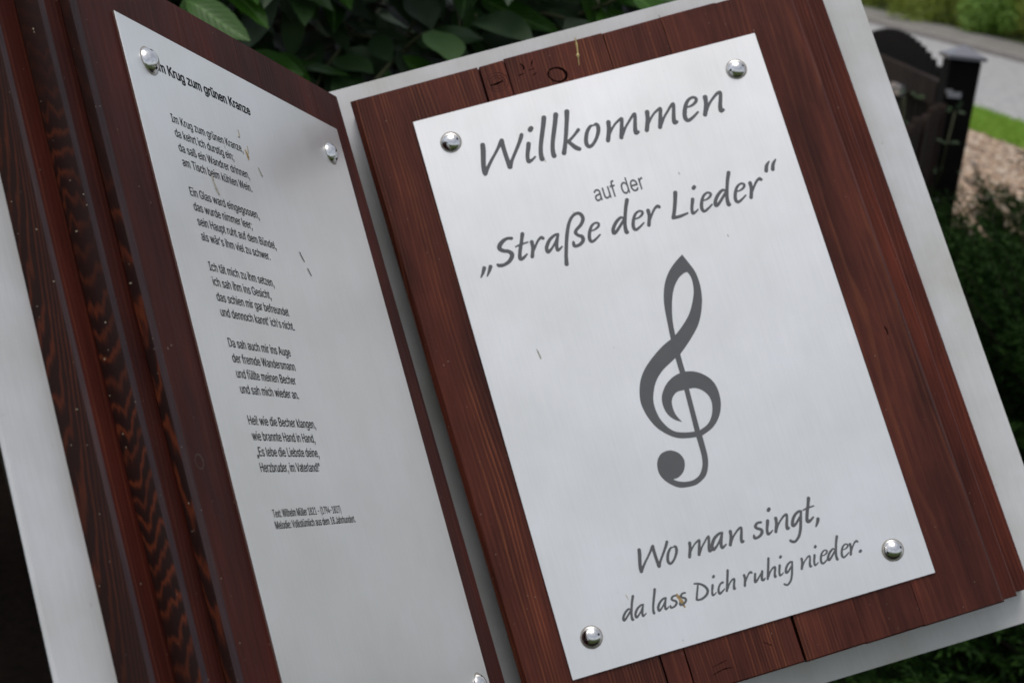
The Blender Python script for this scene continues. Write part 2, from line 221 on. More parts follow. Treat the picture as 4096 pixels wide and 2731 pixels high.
CLEF = [[[0.6095,0.5611],[0.6199,0.5876],[0.6292,0.6142],[0.6319,0.6379],[0.6308,0.6657],[0.6237,0.6993],[0.6088,0.7356],[0.5894,0.7655],[0.5571,0.7967],[0.5225,0.8246],[0.5216,0.8468],[0.5213,0.8732],[0.5416,0.8783],[0.5626,0.8907],[0.5812,0.9108],[0.5907,0.9359],[0.5912,0.9657],[0.5844,0.9935],[0.5694,1.0188],[0.5486,1.0376],[0.5285,1.0466],[0.5137,1.0512],[0.5126,1.0813],[0.5115,1.1053],[0.5062,1.1282],[0.4961,1.1496],[0.4821,1.1626],[0.4595,1.1722],[0.4351,1.172],[0.4144,1.1676],[0.3982,1.1568],[0.3817,1.139],[0.373,1.1196],[0.3726,1.1001],[0.3785,1.0824],[0.391,1.0689],[0.4071,1.0646],[0.4234,1.0673],[0.4394,1.0791],[0.4472,1.0969],[0.4455,1.1134],[0.4359,1.1301],[0.4204,1.1403],[0.4042,1.142],[0.4171,1.151],[0.4348,1.157],[0.4541,1.1581],[0.4737,1.1505],[0.4876,1.1327],[0.4946,1.1103],[0.4967,1.0817],[0.497,1.0509],[0.4739,1.0474],[0.4469,1.0393],[0.4228,1.0217],[0.4012,0.996],[0.3868,0.9625],[0.3806,0.9263],[0.3858,0.8932],[0.3987,0.8621],[0.4213,0.8337],[0.454,0.8079],[0.4847,0.789],[0.5094,0.7784],[0.514,0.7344],[0.5191,0.6904],[0.5269,0.6571],[0.5402,0.6252],[0.5582,0.5996],[0.5825,0.5782]],[[0.6086,0.6126],[0.6141,0.6304],[0.6113,0.6602],[0.6011,0.6879],[0.5803,0.7226],[0.5547,0.7483],[0.5253,0.7707],[0.5278,0.7433],[0.5346,0.7099],[0.5485,0.6682],[0.5628,0.6417],[0.5816,0.6214],[0.5995,0.6126]],[[0.5065,0.8311],[0.5059,0.8524],[0.5059,0.8733],[0.4843,0.8787],[0.4597,0.8941],[0.4413,0.9187],[0.4361,0.9419],[0.4395,0.9675],[0.4528,0.9885],[0.4731,1.0025],[0.4615,0.9762],[0.4606,0.9488],[0.4681,0.9311],[0.4837,0.9207],[0.5035,0.9208],[0.5007,0.9773],[0.4974,1.0354],[0.474,1.0312],[0.4475,1.0213],[0.4291,1.0014],[0.4163,0.9708],[0.4138,0.9356],[0.4208,0.908],[0.4375,0.878],[0.4619,0.855],[0.4858,0.8418]],[[0.5173,0.9212],[0.5347,0.9241],[0.5528,0.9376],[0.5638,0.958],[0.5635,0.9827],[0.5526,1.0092],[0.5358,1.0266],[0.5122,1.0356],[0.5144,0.9812]]]
FRAME_R = [[0.927791,0.185479,0.323729],[-0.372833,0.428128,0.823227],[0.014093,-0.88448,0.466366],[-0.107655,1.264589,1.309844]]
FRAME_L = [[0.311278,0.893492,-0.323694],[-0.372833,0.428128,0.823227],[0.874129,-0.135569,0.46639],[-0.260121,0.876419,1.416401]]
FONT = """  188 
! 196 67,160,63,509,132,509,128,160/98,-4,86,-3,75,1,66,9,58,18,54,29,52,41,54,53,58,64,66,73,75,80,86,85,98,86,110,85,121,80,130,73,138,64,142,53,143,41,142,29,138,18,130,9,121,1,110,-3
" 321 78,318,70,509,136,509,128,318/193,318,185,509,250,509,243,318
' 206 78,318,70,509,136,509,128,318
( 273 89,207,90,244,94,283,101,324,109,364,119,403,132,441,145,477,160,510,177,539,236,539,219,503,204,466,191,428,179,390,169,351,161,313,156,276,152,241,151,207,152,176,155,145,160,115,167,83,177,50,188,16,202,-19,218,-57,236,-96,177,-96,150,-46,128,4,111,55,99,106,92,156
) 273 37,-96,56,-56,72,-18,86,18,97,52,106,85,113,116,118,147,121,177,122,207,121,241,117,276,112,313,104,351,94,390,82,428,69,466,54,503,37,539,97,539,113,510,128,477,142,441,154,403,164,364,173,323,179,283,183,244,184,207,182,156,174,104,161,53,144,3,123,-47,97,-96
, 188 38,-119,68,71,137,71,84,-119
- 453 337,244,337,188,114,188,114,244
. 188 95,-4,83,-3,73,1,63,9,55,18,51,29,50,41,51,53,55,64,63,73,73,81,83,85,95,87,107,85,118,81,128,73,135,64,140,53,141,41,140,29,135,18,128,9,118,1,107,-3
1 453 76,0,76,55,391,55,391,0/276,509,276,0,212,0,212,448,209,448,86,358,86,427,198,509
2 453 64,0,64,47,234,229,282,282,294,298,303,312,311,327,316,341,319,356,320,371,319,389,315,405,308,419,298,431,287,441,273,449,258,455,241,458,224,460,205,458,188,454,172,447,159,438,148,427,139,413,132,398,128,381,127,362,66,362,68,391,75,418,86,442,102,464,121,482,143,496,168,507,196,513,225,516,254,513,281,507,306,497,328,482,346,465,361,445,372,423,379,398,381,372,380,354,377,336,371,318,363,299,351,280,336,259,267,180,153,60,153,57,389,57,389,0
4 453 40,105,40,158,247,509,311,509,109,166,109,163,413,163,413,105/282,0,282,121,282,146,282,318,343,318,343,0
7 453 97,0,323,448,323,452,62,452,62,509,391,509,391,449,165,0
8 453 226,-7,193,-5,163,1,136,11,111,25,91,42,74,62,62,84,54,109,52,135,53,156,58,176,65,195,75,212,87,228,101,241,117,252,134,260,153,265,153,267,129,276,109,289,93,308,80,330,73,354,70,380,73,405,79,429,90,450,106,469,124,485,146,498,170,508,197,514,226,516,255,514,282,508,306,498,328,485,346,469,361,450,373,429,379,405,382,380,379,354,372,330,359,308,343,289,323,276,300,267,300,265,319,260,335,252,351,241,365,228,377,212,387,195,395,176,399,156,401,135,398,109,391,84,378,62,362,42,341,25,317,11,289,1,259,-5/226,49,248,50,267,54,285,60,300,69,313,79,323,91,331,106,335,121,337,139,335,157,330,173,322,189,312,202,298,213,283,223,265,230,247,234,226,235,206,234,187,230,169,223,154,213,140,202,130,189,122,173,117,157,115,139,117,121,121,106,129,91,139,79,152,69,167,60,185,54,205,50/226,290,244,291,260,294,274,300,287,308,298,318,307,330,314,344,318,359,319,376,318,392,314,407,308,420,299,432,288,442,275,449,260,455,244,459,226,460,208,459,192,455,177,449,164,442,153,432,145,420,138,407,134,392,133,376,134,359,138,344,145,330,154,318,165,308,178,300,193,294,209,291
9 453 226,516,256,513,285,506,310,494,333,478,352,458,368,434,380,408,387,378,389,347,387,322,382,296,373,270,359,240,340,207,315,168,200,0,130,0,301,248,307,248,302,238,295,229,287,221,278,214,268,207,257,202,245,198,232,195,218,195,188,197,161,203,137,214,116,229,98,247,83,269,72,294,66,321,64,352,66,382,73,411,85,436,101,459,120,479,143,494,168,506,196,513/226,460,207,459,190,454,174,446,160,435,148,423,138,407,131,390,127,372,125,352,127,331,131,313,138,295,148,280,160,268,174,257,190,250,207,245,226,243,245,245,263,249,279,257,293,267,305,280,314,295,322,312,326,330,327,350,326,371,322,390,314,407,305,422,293,435,279,446,263,454,245,459
: 188 95,-4,83,-3,73,1,63,9,55,18,51,29,50,41,51,53,55,64,63,73,73,81,83,85,95,87,107,85,118,81,128,73,135,64,140,53,141,41,140,29,135,18,128,9,118,1,107,-3/95,271,83,272,73,277,63,284,55,294,51,304,50,316,51,328,55,339,63,349,73,356,83,360,95,362,107,360,118,356,128,349,135,339,140,328,141,316,140,304,135,294,128,284,118,277,107,272
; 188 38,-119,68,71,137,71,84,-119/103,271,92,272,81,277,71,284,64,294,59,304,58,316,59,328,64,339,71,349,81,356,92,360,103,362,116,360,126,356,136,349,143,339,148,328,149,316,148,304,143,294,136,284,126,277,116,272
A 480 16,0,201,509,276,509,463,0,395,0,287,302,264,372,232,478,245,478,213,371,191,302,85,0/110,142,110,199,370,199,370,142
B 456 60,0,60,509,241,509,274,507,304,501,329,491,350,477,367,461,381,442,390,421,396,398,398,374,397,353,393,336,387,320,378,307,368,295,356,286,343,278,329,272,315,267,315,262,331,260,347,254,363,245,378,234,391,220,402,203,411,184,416,161,418,136,416,111,410,88,400,67,386,48,368,31,344,18,317,8,284,2,247,0/125,57,245,57,281,60,309,67,330,80,344,96,353,115,355,137,354,153,350,169,342,184,333,197,320,209,306,218,289,225,269,229,248,231,125,231/125,285,238,285,256,287,273,290,288,296,302,304,314,314,323,326,330,340,335,355,336,372,333,393,326,412,313,429,294,442,270,449,240,452,125,452
D 502 219,0,96,0,96,57,215,57,254,60,288,68,318,81,343,99,363,122,379,149,390,181,397,216,399,255,397,294,390,329,379,361,364,388,344,410,320,428,291,441,258,449,221,452,93,452,93,509,225,509,273,505,315,495,353,478,385,455,412,426,433,391,449,351,458,306,462,255,458,205,449,159,433,119,411,83,384,54,351,31,312,14,268,3/125,509,125,0,60,0,60,509
E 419 60,0,60,509,372,509,372,452,125,452,125,286,355,286,355,229,125,229,125,57,375,57,375,0
G 520 269,-7,225,-3,185,7,149,25,118,49,91,79,69,116,53,157,43,203,40,254,43,305,53,352,69,393,91,429,117,459,149,484,184,501,223,512,265,516,291,514,316,510,340,504,363,494,384,483,403,469,421,453,436,436,449,416,460,395,468,373,474,349,408,349,402,365,395,379,387,393,378,406,368,417,356,427,344,436,330,443,315,448,300,453,283,455,265,456,236,453,209,445,183,432,160,414,141,392,125,364,113,332,106,295,103,254,106,213,113,177,125,145,141,117,161,95,184,76,210,63,238,56,269,53,296,55,322,61,345,71,365,85,382,102,396,123,407,147,413,173,415,202,434,199,283,199,283,256,478,256,478,200,475,160,466,124,451,91,431,62,406,38,377,19,344,5,308,-4
H 517 60,0,60,509,125,509,125,289,392,289,392,509,457,509,457,0,392,0,392,232,125,232,125,0
I 301 31,0,31,57,118,57,118,452,31,452,31,509,269,509,269,452,183,452,183,57,269,57,269,0
J 396 185,-7,143,-2,106,11,75,33,52,63,38,100,33,145,33,173,98,173,98,145,100,117,108,93,122,74,139,61,160,53,185,50,209,53,230,61,248,74,261,93,269,117,272,145,272,509,336,509,336,145,332,100,318,63,294,33,263,11,227,-2
K 467 104,145,104,216,139,261,174,303,212,344,364,509,448,509,231,276,228,276/60,0,60,509,125,509,125,334,124,225,125,193,125,0/372,0,188,259,228,309,449,0
L 393 60,0,60,509,125,509,125,57,361,57,361,0
M 628 60,0,60,509,152,509,277,187,287,159,299,123,311,84,322,49,307,49,318,83,330,121,342,158,352,187,476,509,568,509,568,0,504,0,504,291,504,327,505,369,506,413,507,457,513,457,498,409,482,363,467,322,456,291,342,0,286,0,170,291,159,321,145,361,129,408,112,457,119,457,120,416,121,372,122,328,122,291,122,0
T 449 32,452,32,509,417,509,417,452,257,452,257,0,193,0,193,452
V 480 204,0,16,509,84,509,192,206,215,137,248,31,235,31,267,138,290,206,395,509,463,509,278,0
W 686 155,0,16,509,82,509,163,196,175,145,187,94,197,40,189,40,200,94,211,145,224,196,306,509,380,509,462,196,474,145,486,94,497,40,488,40,499,94,510,145,523,196,603,509,670,509,530,0,455,0,368,323,351,391,336,475,350,475,335,395,318,323,230,0
a 389 160,-9,137,-7,115,-3,94,5,76,15,60,29,48,45,38,63,32,84,30,108,32,128,36,146,43,161,53,174,64,184,78,193,92,200,108,206,125,211,178,220,234,227,247,229,257,231,265,235,271,240,274,246,276,255,276,257,275,272,272,285,267,297,260,307,251,315,240,322,227,327,212,330,196,331,178,330,163,327,149,322,137,316,127,309,118,301,110,292,104,283,100,274,41,291,51,313,64,331,79,346,95,358,114,368,133,375,153,380,173,383,194,384,239,379,255,375,271,369,286,360,300,350,312,336,322,320,330,301,335,278,337,251,337,0,277,0,277,52,272,52,252,25,242,16,229,8,215,1,199,-4,181,-7/170,45,192,47,211,51,228,59,242,68,254,80,263,93,270,108,274,122,276,138,276,190,259,182,231,176,200,171,175,168,134,159,122,153,112,147,103,139,97,130,93,118,92,105,93,93,96,82,102,72,109,64,119,57,130,52,142,48,156,46
b 424 229,-8,208,-7,189,-3,172,4,159,12,147,21,138,31,118,59,112,59,112,0,53,0,53,509,114,509,114,319,118,319,137,346,147,355,158,364,171,373,188,379,207,383,229,384,259,382,287,374,313,361,335,342,354,320,370,293,381,261,388,227,390,189,388,151,381,116,370,84,355,57,336,34,313,16,288,3,260,-6/220,47,242,49,262,55,279,66,294,80,306,97,316,117,323,139,327,163,328,189,327,215,323,239,316,261,307,281,295,298,280,311,262,322,243,328,220,330,198,328,178,322,161,312,147,299,134,282,125,263,118,241,114,216,113,189,114,162,118,138,125,115,135,95,147,78,162,65,179,55,198,49
c 396 207,-8,174,-5,144,3,117,16,93,35,72,58,56,85,44,116,37,150,34,187,37,225,44,260,56,291,72,318,93,341,117,360,144,374,174,382,207,384,226,384,243,381,260,377,276,371,291,364,305,356,318,346,330,335,340,322,349,308,356,293,362,277,303,262,290,289,270,311,242,325,207,330,184,328,163,321,145,310,130,296,118,278,108,258,102,236,98,212,96,187,98,163,102,139,108,117,118,97,130,80,145,66,163,55,184,49,207,46,243,52,271,66,292,89,304,117,363,102,357,86,350,70,341,56,331,43,319,32,306,21,292,12,277,5,261,-1,244,-5,226,-7
d 424 195,-8,165,-6,137,3,111,16,89,34,70,57,55,84,43,116,36,151,34,189,36,227,43,261,55,293,70,320,89,342,112,361,137,374,165,382,196,384,218,383,237,379,253,373,267,364,278,355,287,346,306,319,311,319,311,509,372,509,372,0,313,0,313,59,307,59,287,31,277,21,266,12,252,4,236,-3,217,-7/205,47,226,49,246,55,263,65,278,78,290,95,299,115,306,138,310,162,312,189,310,216,306,241,300,263,290,282,278,299,263,312,246,322,227,328,205,330,182,328,162,322,145,311,130,298,118,281,108,261,102,239,98,215,96,189,98,163,102,139,109,117,118,97,130,80,145,66,162,55,182,49
e 404 212,-8,177,-5,145,3,117,16,92,35,72,58,56,85,44,116,37,150,34,187,36,224,44,258,55,290,71,317,91,340,115,359,142,373,172,382,205,384,226,383,246,380,266,374,285,366,303,355,319,341,334,324,347,305,357,282,365,256,370,227,371,194,371,169,75,169,75,221,338,221,310,202,308,226,304,248,298,269,288,286,277,301,263,314,246,323,227,328,205,330,183,328,164,323,146,313,131,301,119,286,109,270,102,251,97,231,96,211,96,178,98,151,102,127,110,106,121,88,135,73,151,61,169,53,190,48,212,46,227,47,241,49,254,53,265,58,276,65,285,73,294,82,300,93,306,105,365,91,358,72,348,55,335,39,320,26,302,14,283,4,261,-3,237,-7
f 254 228,379,228,327,6,327,6,379/81,0,81,432,82,452,87,470,96,486,107,499,120,510,135,519,152,525,169,529,187,530,222,527,243,521,227,468,215,472,195,474,178,472,164,468,154,460,147,449,143,435,142,419,142,0
g 425 207,-151,180,-149,156,-146,134,-140,114,-132,97,-122,82,-110,70,-97,59,-84,51,-69,101,-41,122,-66,131,-74,142,-82,154,-88,169,-93,187,-96,207,-97,236,-95,261,-87,282,-75,298,-58,308,-34,311,-6,311,68,306,68,287,41,277,32,266,23,252,16,236,10,217,6,195,5,165,7,138,14,113,27,90,43,71,65,55,90,43,120,36,154,34,191,36,229,43,263,55,293,71,320,90,342,112,361,138,374,166,382,196,384,218,383,237,379,253,373,267,365,279,356,288,346,308,319,313,319,313,379,372,379,372,-9,370,-40,363,-67,350,-90,334,-109,314,-124,291,-136,265,-144,237,-149/205,59,227,61,246,66,264,75,278,87,290,103,300,121,307,142,311,166,312,193,311,219,307,242,300,264,291,283,279,299,264,312,247,322,227,328,205,330,182,328,163,322,145,312,130,298,118,282,109,262,102,241,98,218,96,193,98,167,102,144,109,123,118,104,131,88,145,76,163,66,183,61
h 410 114,227,114,0,53,0,53,509,114,509,114,287,102,287,116,319,132,344,152,362,175,374,200,382,227,384,252,383,275,377,295,369,313,356,328,340,341,321,350,298,355,271,357,240,357,0,296,0,296,235,293,263,286,286,273,304,256,318,235,326,210,329,192,328,176,324,161,317,147,308,136,297,126,283,119,266,115,248
i 167 53,0,53,379,114,379,114,0/84,443,73,444,63,448,54,455,47,463,43,472,41,483,43,494,47,504,54,512,63,518,73,522,84,524,95,522,105,518,114,512,121,504,125,494,126,483,125,472,121,463,114,455,105,448,95,444
k 381 110,137,110,212,121,212,284,379,360,379,184,199,177,199/53,0,53,509,114,509,114,0/294,0,148,186,191,229,372,0
l 189 139,-2,112,0,91,8,74,20,62,37,55,59,53,84,53,509,114,509,114,99,114,83,117,71,120,62,126,57,135,53,146,52,160,53,170,54,181,3,162,-1
m 610 53,0,53,379,112,379,112,295,108,295,114,314,122,331,132,346,144,358,158,368,172,376,187,382,203,385,219,386,245,383,268,375,287,361,303,342,314,320,321,295,312,295,318,312,326,329,337,343,350,356,364,366,381,375,398,381,417,385,437,386,458,385,478,380,497,372,514,361,529,346,541,328,550,307,555,283,557,255,557,0,496,0,496,254,493,279,485,298,473,313,456,323,438,329,419,330,402,329,387,326,374,320,363,312,353,302,345,290,340,277,336,263,335,247,335,0,274,0,274,260,272,280,265,297,253,311,238,322,220,328,199,330,185,329,171,326,158,320,145,312,135,302,126,289,119,274,115,257,114,238,114,0
n 410 114,227,114,0,53,0,53,379,112,379,112,287,102,287,116,319,132,344,152,362,175,374,200,382,227,384,252,383,275,377,295,369,313,356,328,340,341,321,350,298,355,271,357,240,357,0,296,0,296,235,293,263,286,286,273,304,256,318,235,326,210,329,192,328,176,324,161,317,147,308,136,297,126,283,119,266,115,248
o 415 207,-8,174,-5,144,3,117,16,93,35,72,58,56,85,44,116,37,150,34,187,37,225,44,260,56,291,72,318,93,341,117,360,144,374,174,382,207,384,241,382,271,374,299,360,323,341,343,318,359,291,371,260,379,225,381,187,379,150,371,116,359,85,343,58,323,35,299,16,271,3,241,-5/207,46,231,49,252,55,270,66,285,80,298,97,307,117,314,139,318,163,319,187,318,212,314,236,307,258,298,278,285,296,270,310,252,321,231,328,207,330,184,328,163,321,145,310,130,296,118,278,108,258,102,236,98,212,96,187,98,163,102,139,108,117,118,97,130,80,145,66,163,55,184,49
p 424 53,-143,53,379,112,379,112,319,118,319,137,346,147,355,158,364,171,373,188,379,207,383,229,384,259,382,287,374,313,361,335,342,354,320,370,293,381,261,388,227,390,189,388,151,381,116,370,84,355,57,336,34,313,16,288,3,260,-6,229,-8,208,-7,189,-3,173,4,159,12,147,21,138,31,118,59,114,59,114,-143/220,47,242,49,262,55,279,66,294,80,306,97,316,117,323,139,327,163,328,189,327,215,323,239,316,261,307,281,295,298,280,311,262,322,243,328,220,330,198,328,178,322,161,312,147,299,134,282,125,263,118,241,114,216,113,189,114,162,118,138,125,115,135,95,147,78,162,65,179,55,198,49
r 259 53,0,53,379,112,379,112,321,115,321,124,339,137,354,152,367,171,377,191,383,213,385,229,384,243,384,243,322,230,324,207,326,190,324,174,321,159,315,146,306,135,296,126,284,119,269,115,254,114,237,114,0
s 365 182,-8,157,-7,133,-3,112,3,93,12,76,24,62,38,50,54,41,73,36,94,94,107,101,87,111,72,124,60,141,52,160,47,181,45,206,47,227,53,244,62,258,74,265,88,268,103,266,115,262,126,254,136,243,144,229,150,212,155,149,170,118,180,92,192,72,208,58,227,50,249,47,274,49,295,55,314,65,332,79,347,95,360,115,370,137,378,161,383,187,384,212,383,234,379,254,372,271,363,286,352,299,339,309,324,318,308,324,290,268,277,262,291,254,304,243,316,228,325,210,331,187,333,166,331,147,326,131,317,119,305,111,292,109,277,110,264,115,253,124,243,136,235,152,229,172,223,229,209,261,200,287,187,306,171,320,153,328,131,331,107,329,85,323,65,312,47,298,31,281,18,260,6,236,-2,210,-7
t 227 204,379,204,327,6,327,6,379/65,471,126,471,126,98,127,83,130,70,136,61,144,55,156,51,170,50,185,51,202,54,213,2,192,-3,168,-4,138,-1,113,7,92,21,77,41,68,64,65,93
u 410 182,-5,158,-3,135,2,115,11,97,23,82,39,69,59,60,82,54,109,53,139,53,379,114,379,114,144,116,117,124,94,137,75,154,61,175,53,200,50,218,51,234,55,249,62,263,71,274,83,283,97,290,113,295,132,296,153,296,379,357,379,357,0,298,0,298,92,307,92,294,60,277,35,257,17,234,5,209,-3
v 389 163,0,17,379,84,379,165,155,187,87,206,21,184,21,203,87,224,155,305,379,371,379,226,0
w 567 138,0,23,379,87,379,133,214,154,137,175,41,165,41,186,135,206,214,252,379,316,379,362,214,382,136,402,41,391,41,413,135,434,214,480,379,545,379,429,0,368,0,319,172,305,225,291,280,277,338,291,338,277,280,263,225,248,172,199,0
x 379 21,0,171,218,171,171,29,379,100,379,147,306,179,253,207,206,175,206,202,253,233,306,282,379,352,379,209,169,209,214,358,0,287,0,231,85,200,136,173,182,205,182,178,136,148,85,91,0
z 380 42,0,42,46,254,320,254,323,48,323,48,379,333,379,333,331,126,60,126,56,339,56,339,0
ß 442 122,362,122,0,60,0,60,362,64,409,77,447,99,477,127,498,160,511,197,516,218,514,240,510,260,503,280,493,297,479,312,463,323,443,330,420,332,393,331,377,329,363,325,351,309,322,292,299,289,291,286,282,285,272,287,261,291,250,297,241,327,215,362,188,373,177,383,165,391,152,398,137,402,120,403,100,401,79,396,59,386,42,374,27,358,15,340,6,319,-1,295,-5,269,-7,247,-6,227,-3,207,1,190,7,175,14,164,20,187,74,217,58,231,54,247,51,265,50,287,51,306,56,321,64,333,75,339,88,342,104,340,117,336,129,330,139,300,167,264,194,253,204,243,215,235,227,228,240,224,255,223,272,223,285,226,297,230,306,247,329,264,353,269,363,271,374,272,388,269,410,262,428,250,442,234,451,217,457,197,459,174,456,156,448,141,435,130,417,124,393
ä 389 160,-9,137,-7,115,-3,94,5,76,15,60,29,48,45,38,63,32,84,30,108,32,128,36,146,43,161,53,174,64,184,78,193,92,200,108,206,125,211,178,220,234,227,247,229,257,231,265,235,271,240,274,246,276,255,276,257,275,272,272,285,267,297,260,307,251,315,240,322,227,327,212,330,196,331,178,330,163,327,149,322,137,316,127,309,118,301,110,292,104,283,100,274,41,291,51,313,64,331,79,346,95,358,114,368,133,375,153,380,173,383,194,384,239,379,255,375,271,369,286,360,300,350,312,336,322,320,330,301,335,278,337,251,337,0,277,0,277,52,272,52,252,25,242,16,229,8,215,1,199,-4,181,-7/170,45,192,47,211,51,228,59,242,68,254,80,263,93,270,108,274,122,276,138,276,190,259,182,231,176,200,171,175,168,134,159,122,153,112,147,103,139,97,130,93,118,92,105,93,93,96,82,102,72,109,64,119,57,130,52,142,48,156,46/261,443,251,444,241,448,233,455,226,463,222,472,221,483,222,494,226,503,233,512,241,518,251,522,261,523,272,522,281,518,290,512,296,503,300,494,301,483,300,472,296,463,290,455,281,448,272,444/117,443,107,444,97,448,89,455,82,463,78,472,77,483,78,494,82,503,89,512,97,518,107,522,117,523,128,522,138,518,146,512,152,503,156,494,158,483,156,472,152,463,146,455,138,448,128,444
ü 410 182,-5,158,-3,135,2,115,11,97,23,82,39,69,59,60,82,54,109,53,139,53,379,114,379,114,144,116,117,124,94,137,75,154,61,175,53,200,50,218,51,234,55,249,62,263,71,274,83,283,97,290,113,295,132,296,153,296,379,357,379,357,0,298,0,298,92,307,92,294,60,277,35,257,17,234,5,209,-3/277,443,266,444,257,448,248,455,242,463,238,472,236,483,238,494,242,503,248,512,257,518,266,522,277,523,287,522,297,518,305,512,312,503,316,494,317,483,316,472,312,463,305,455,297,448,287,444/133,443,123,444,113,448,104,455,98,463,94,472,93,483,94,494,98,503,104,512,113,518,123,522,133,523,144,522,153,518,162,512,168,503,172,494,173,483,172,472,168,463,162,455,153,448,144,444
„ 287 38,-119,68,71,138,71,85,-119/161,-119,192,71,261,71,208,-119"""

# ================================================================ GROUND, ROAD
def sheet(name, pts, z, mat, th=0.0):
    n = len(pts); V = [(x, y, z) for x, y in pts]; F = [tuple(range(n))]
    o = link(name, mesh(name, V, F), [mat]); 
    b = bmesh.new(); b.from_mesh(o.data); bmesh.ops.recalc_face_normals(b, faces=b.faces)
    for f in b.faces:
        f.normal_update()
        if f.normal.z < 0: f.normal_flip()
    b.to_mesh(o.data); b.free(); o['kind'] = 'structure'; return o
def ground_mat(name, a, b, sc, rough=.9, bump=.5, a2=None):
    k = NT(name); co = k.n('ShaderNodeTexCoord').outputs['Object']
    n1 = k.noise(co, sc, 6, .65); n2 = k.noise(co, sc*.12, 3)
    c = k.ramp(n1, [(.3, a), (.7, b)]); c = k.mix(1.0, c, k.ramp(n2, [(.3, (.75,)*3), (.7, (1.2,)*3)]), 'MULTIPLY')
    k.set(Base_Color=c, Roughness=rough); k.b.inputs['Specular IOR Level'].default_value = .12; k.bump(n1, bump, .02); return k.m
M_soil = ground_mat('dark_bark_mulch', (.004, .0022, .0014), (.014, .008, .005), 45)
M_lawn = ground_mat('lawn_earth', (.030, .045, .012), (.06, .08, .02), 30)
M_gravel = ground_mat('gravel_bed', (.26, .18, .13), (.48, .36, .28), 28)
M_road = ground_mat('pale_asphalt', (.27, .265, .26), (.34, .335, .33), 60, .85, .2)
M_path = ground_mat('footpath_paving', (.16, .15, .14), (.22, .21, .19), 20, .85, .2)
M_verge = ground_mat('sandy_verge', (.15, .12, .075), (.23, .19, .13), 9)
sheet('ground', [(-150, -100), (150, -100), (150, 220), (-150, 220)], 0.0, M_lawn)
sheet('flower_bed', [(-4, -.3), (2.9, -.3), (2.6, 5.4), (1.9, 6.9), (1.25, 6.95), (1.25, 5.2), (-4, 4.4)], 0.004, M_soil)
def lx(x0, y0, s, y): return x0+(y0-y)*s
def strip(name, f0, f1, y0, y1, z, mat):
    sheet(name, [(f0(y0), y0), (f1(y0), y0), (f1(y1), y1), (f0(y1), y1)], z, mat)
f_gr = lambda y: lx(3.99, 12.45, .16, y)          # gravel / grass edge
f_rd = lambda y: lx(4.60, 14.46, .16, y)          # grass / road edge
f_rf = lambda y: lx(7.30, 23.0, .13, y)           # far road edge
f_vg = lambda y: lx(7.95, 23.4, .12, y)
f_hd = lambda y: lx(8.90, 28.0, .12, y)
sheet('gravel_bed', [(1.5, 6.2), (2.9, 5.2), (f_gr(3), 3), (f_gr(60), 60), (-10, 60), (-4, 8)], 0.004, M_gravel)
strip('road', f_rd, f_rf, 0, 90, .008, M_road)
strip('verge', f_rf, f_vg, 0, 90, .012, M_verge)
strip('footpath', f_vg, f_hd, 0, 90, .016, M_path)
# kerbs as real steps
def kerb(name, f, w_, label=None):
    mb = MB(); y = 4.0
    while y < 60:
        L = .98; x = f(y+.5); mb.box((x, y+.5, .05), (w_, L, .10), rz=math.atan(.14), bev=.008); y += 1.0
    o = mb.build(name, [plain('kerb_stone', (.24, .22, .20), .9, 0, .2, 12)]); o['kind'] = 'structure'
kerb('kerb', f_rf, .12)
# ---- gravel stones
def stones(n, seed):
    r = np.random.default_rng(seed)
    t = (1+5**.5)/2; iv = np.array([(-1, t, 0), (1, t, 0), (-1, -t, 0), (1, -t, 0), (0, -1, t), (0, 1, t), (0, -1, -t), (0, 1, -t), (t, 0, -1), (t, 0, 1), (-t, 0, -1), (-t, 0, 1)], float); iv /= np.linalg.norm(iv[0])
    fc = np.array([(0, 11, 5), (0, 5, 1), (0, 1, 7), (0, 7, 10), (0, 10, 11), (1, 5, 9), (5, 11, 4), (11, 10, 2), (10, 7, 6), (7, 1, 8), (3, 9, 4), (3, 4, 2), (3, 2, 6), (3, 6, 8), (3, 8, 9), (4, 9, 5), (2, 4, 11), (6, 2, 10), (8, 6, 7), (9, 8, 1)])
    y = r.uniform(5.3, 12.6, n); x = r.uniform(0, 1, n); xa = np.where(y < 6.2, 2.4, 1.5); xb = 3.99+(12.45-y)*.16-.03; x = xa+(xb-xa)*x
    s = r.uniform(.008, .021, n)*np.where(r.random(n) < .06, 1.9, 1)
    V = iv[None]*s[:, None, None]*r.uniform(.7, 1.25, (n, 12, 1))*np.array([1.25, 1, .6]); a = r.uniform(0, 6.28, n); c, sn = np.cos(a)[:, None], np.sin(a)[:, None]
    X = V[:, :, 0]*c-V[:, :, 1]*sn+x[:, None]; Y = V[:, :, 0]*sn+V[:, :, 1]*c+y[:, None]; Zz = V[:, :, 2]+s[:, None]*.45
    VV = np.stack([X, Y, Zz], 2).reshape(-1, 3); FF = (fc[None]+np.arange(n)[:, None, None]*12).reshape(-1, 3)
    return VV, FF
k = NT('pebbles'); gi = k.n('ShaderNodeNewGeometry').outputs['Random Per Island']
k.set(Base_Color=k.ramp(gi, [(0, (.34, .23, .15)), (.3, (.46, .34, .24)), (.55, (.22, .15, .10)), (.75, (.56, .46, .36)), (.9, (.15, .12, .10)), (1, (.66, .60, .50))], 'CONSTANT'), Roughness=.8); M_peb = k.m
V, F = stones(28000, 3); o = link('pebbles', fast_mesh('pebbles', V, F), [M_peb]); o['kind'] = 'stuff'; tag(o, 'beige and pinkish pebbles filling the gravel bed beyond the gate post', 'gravel')
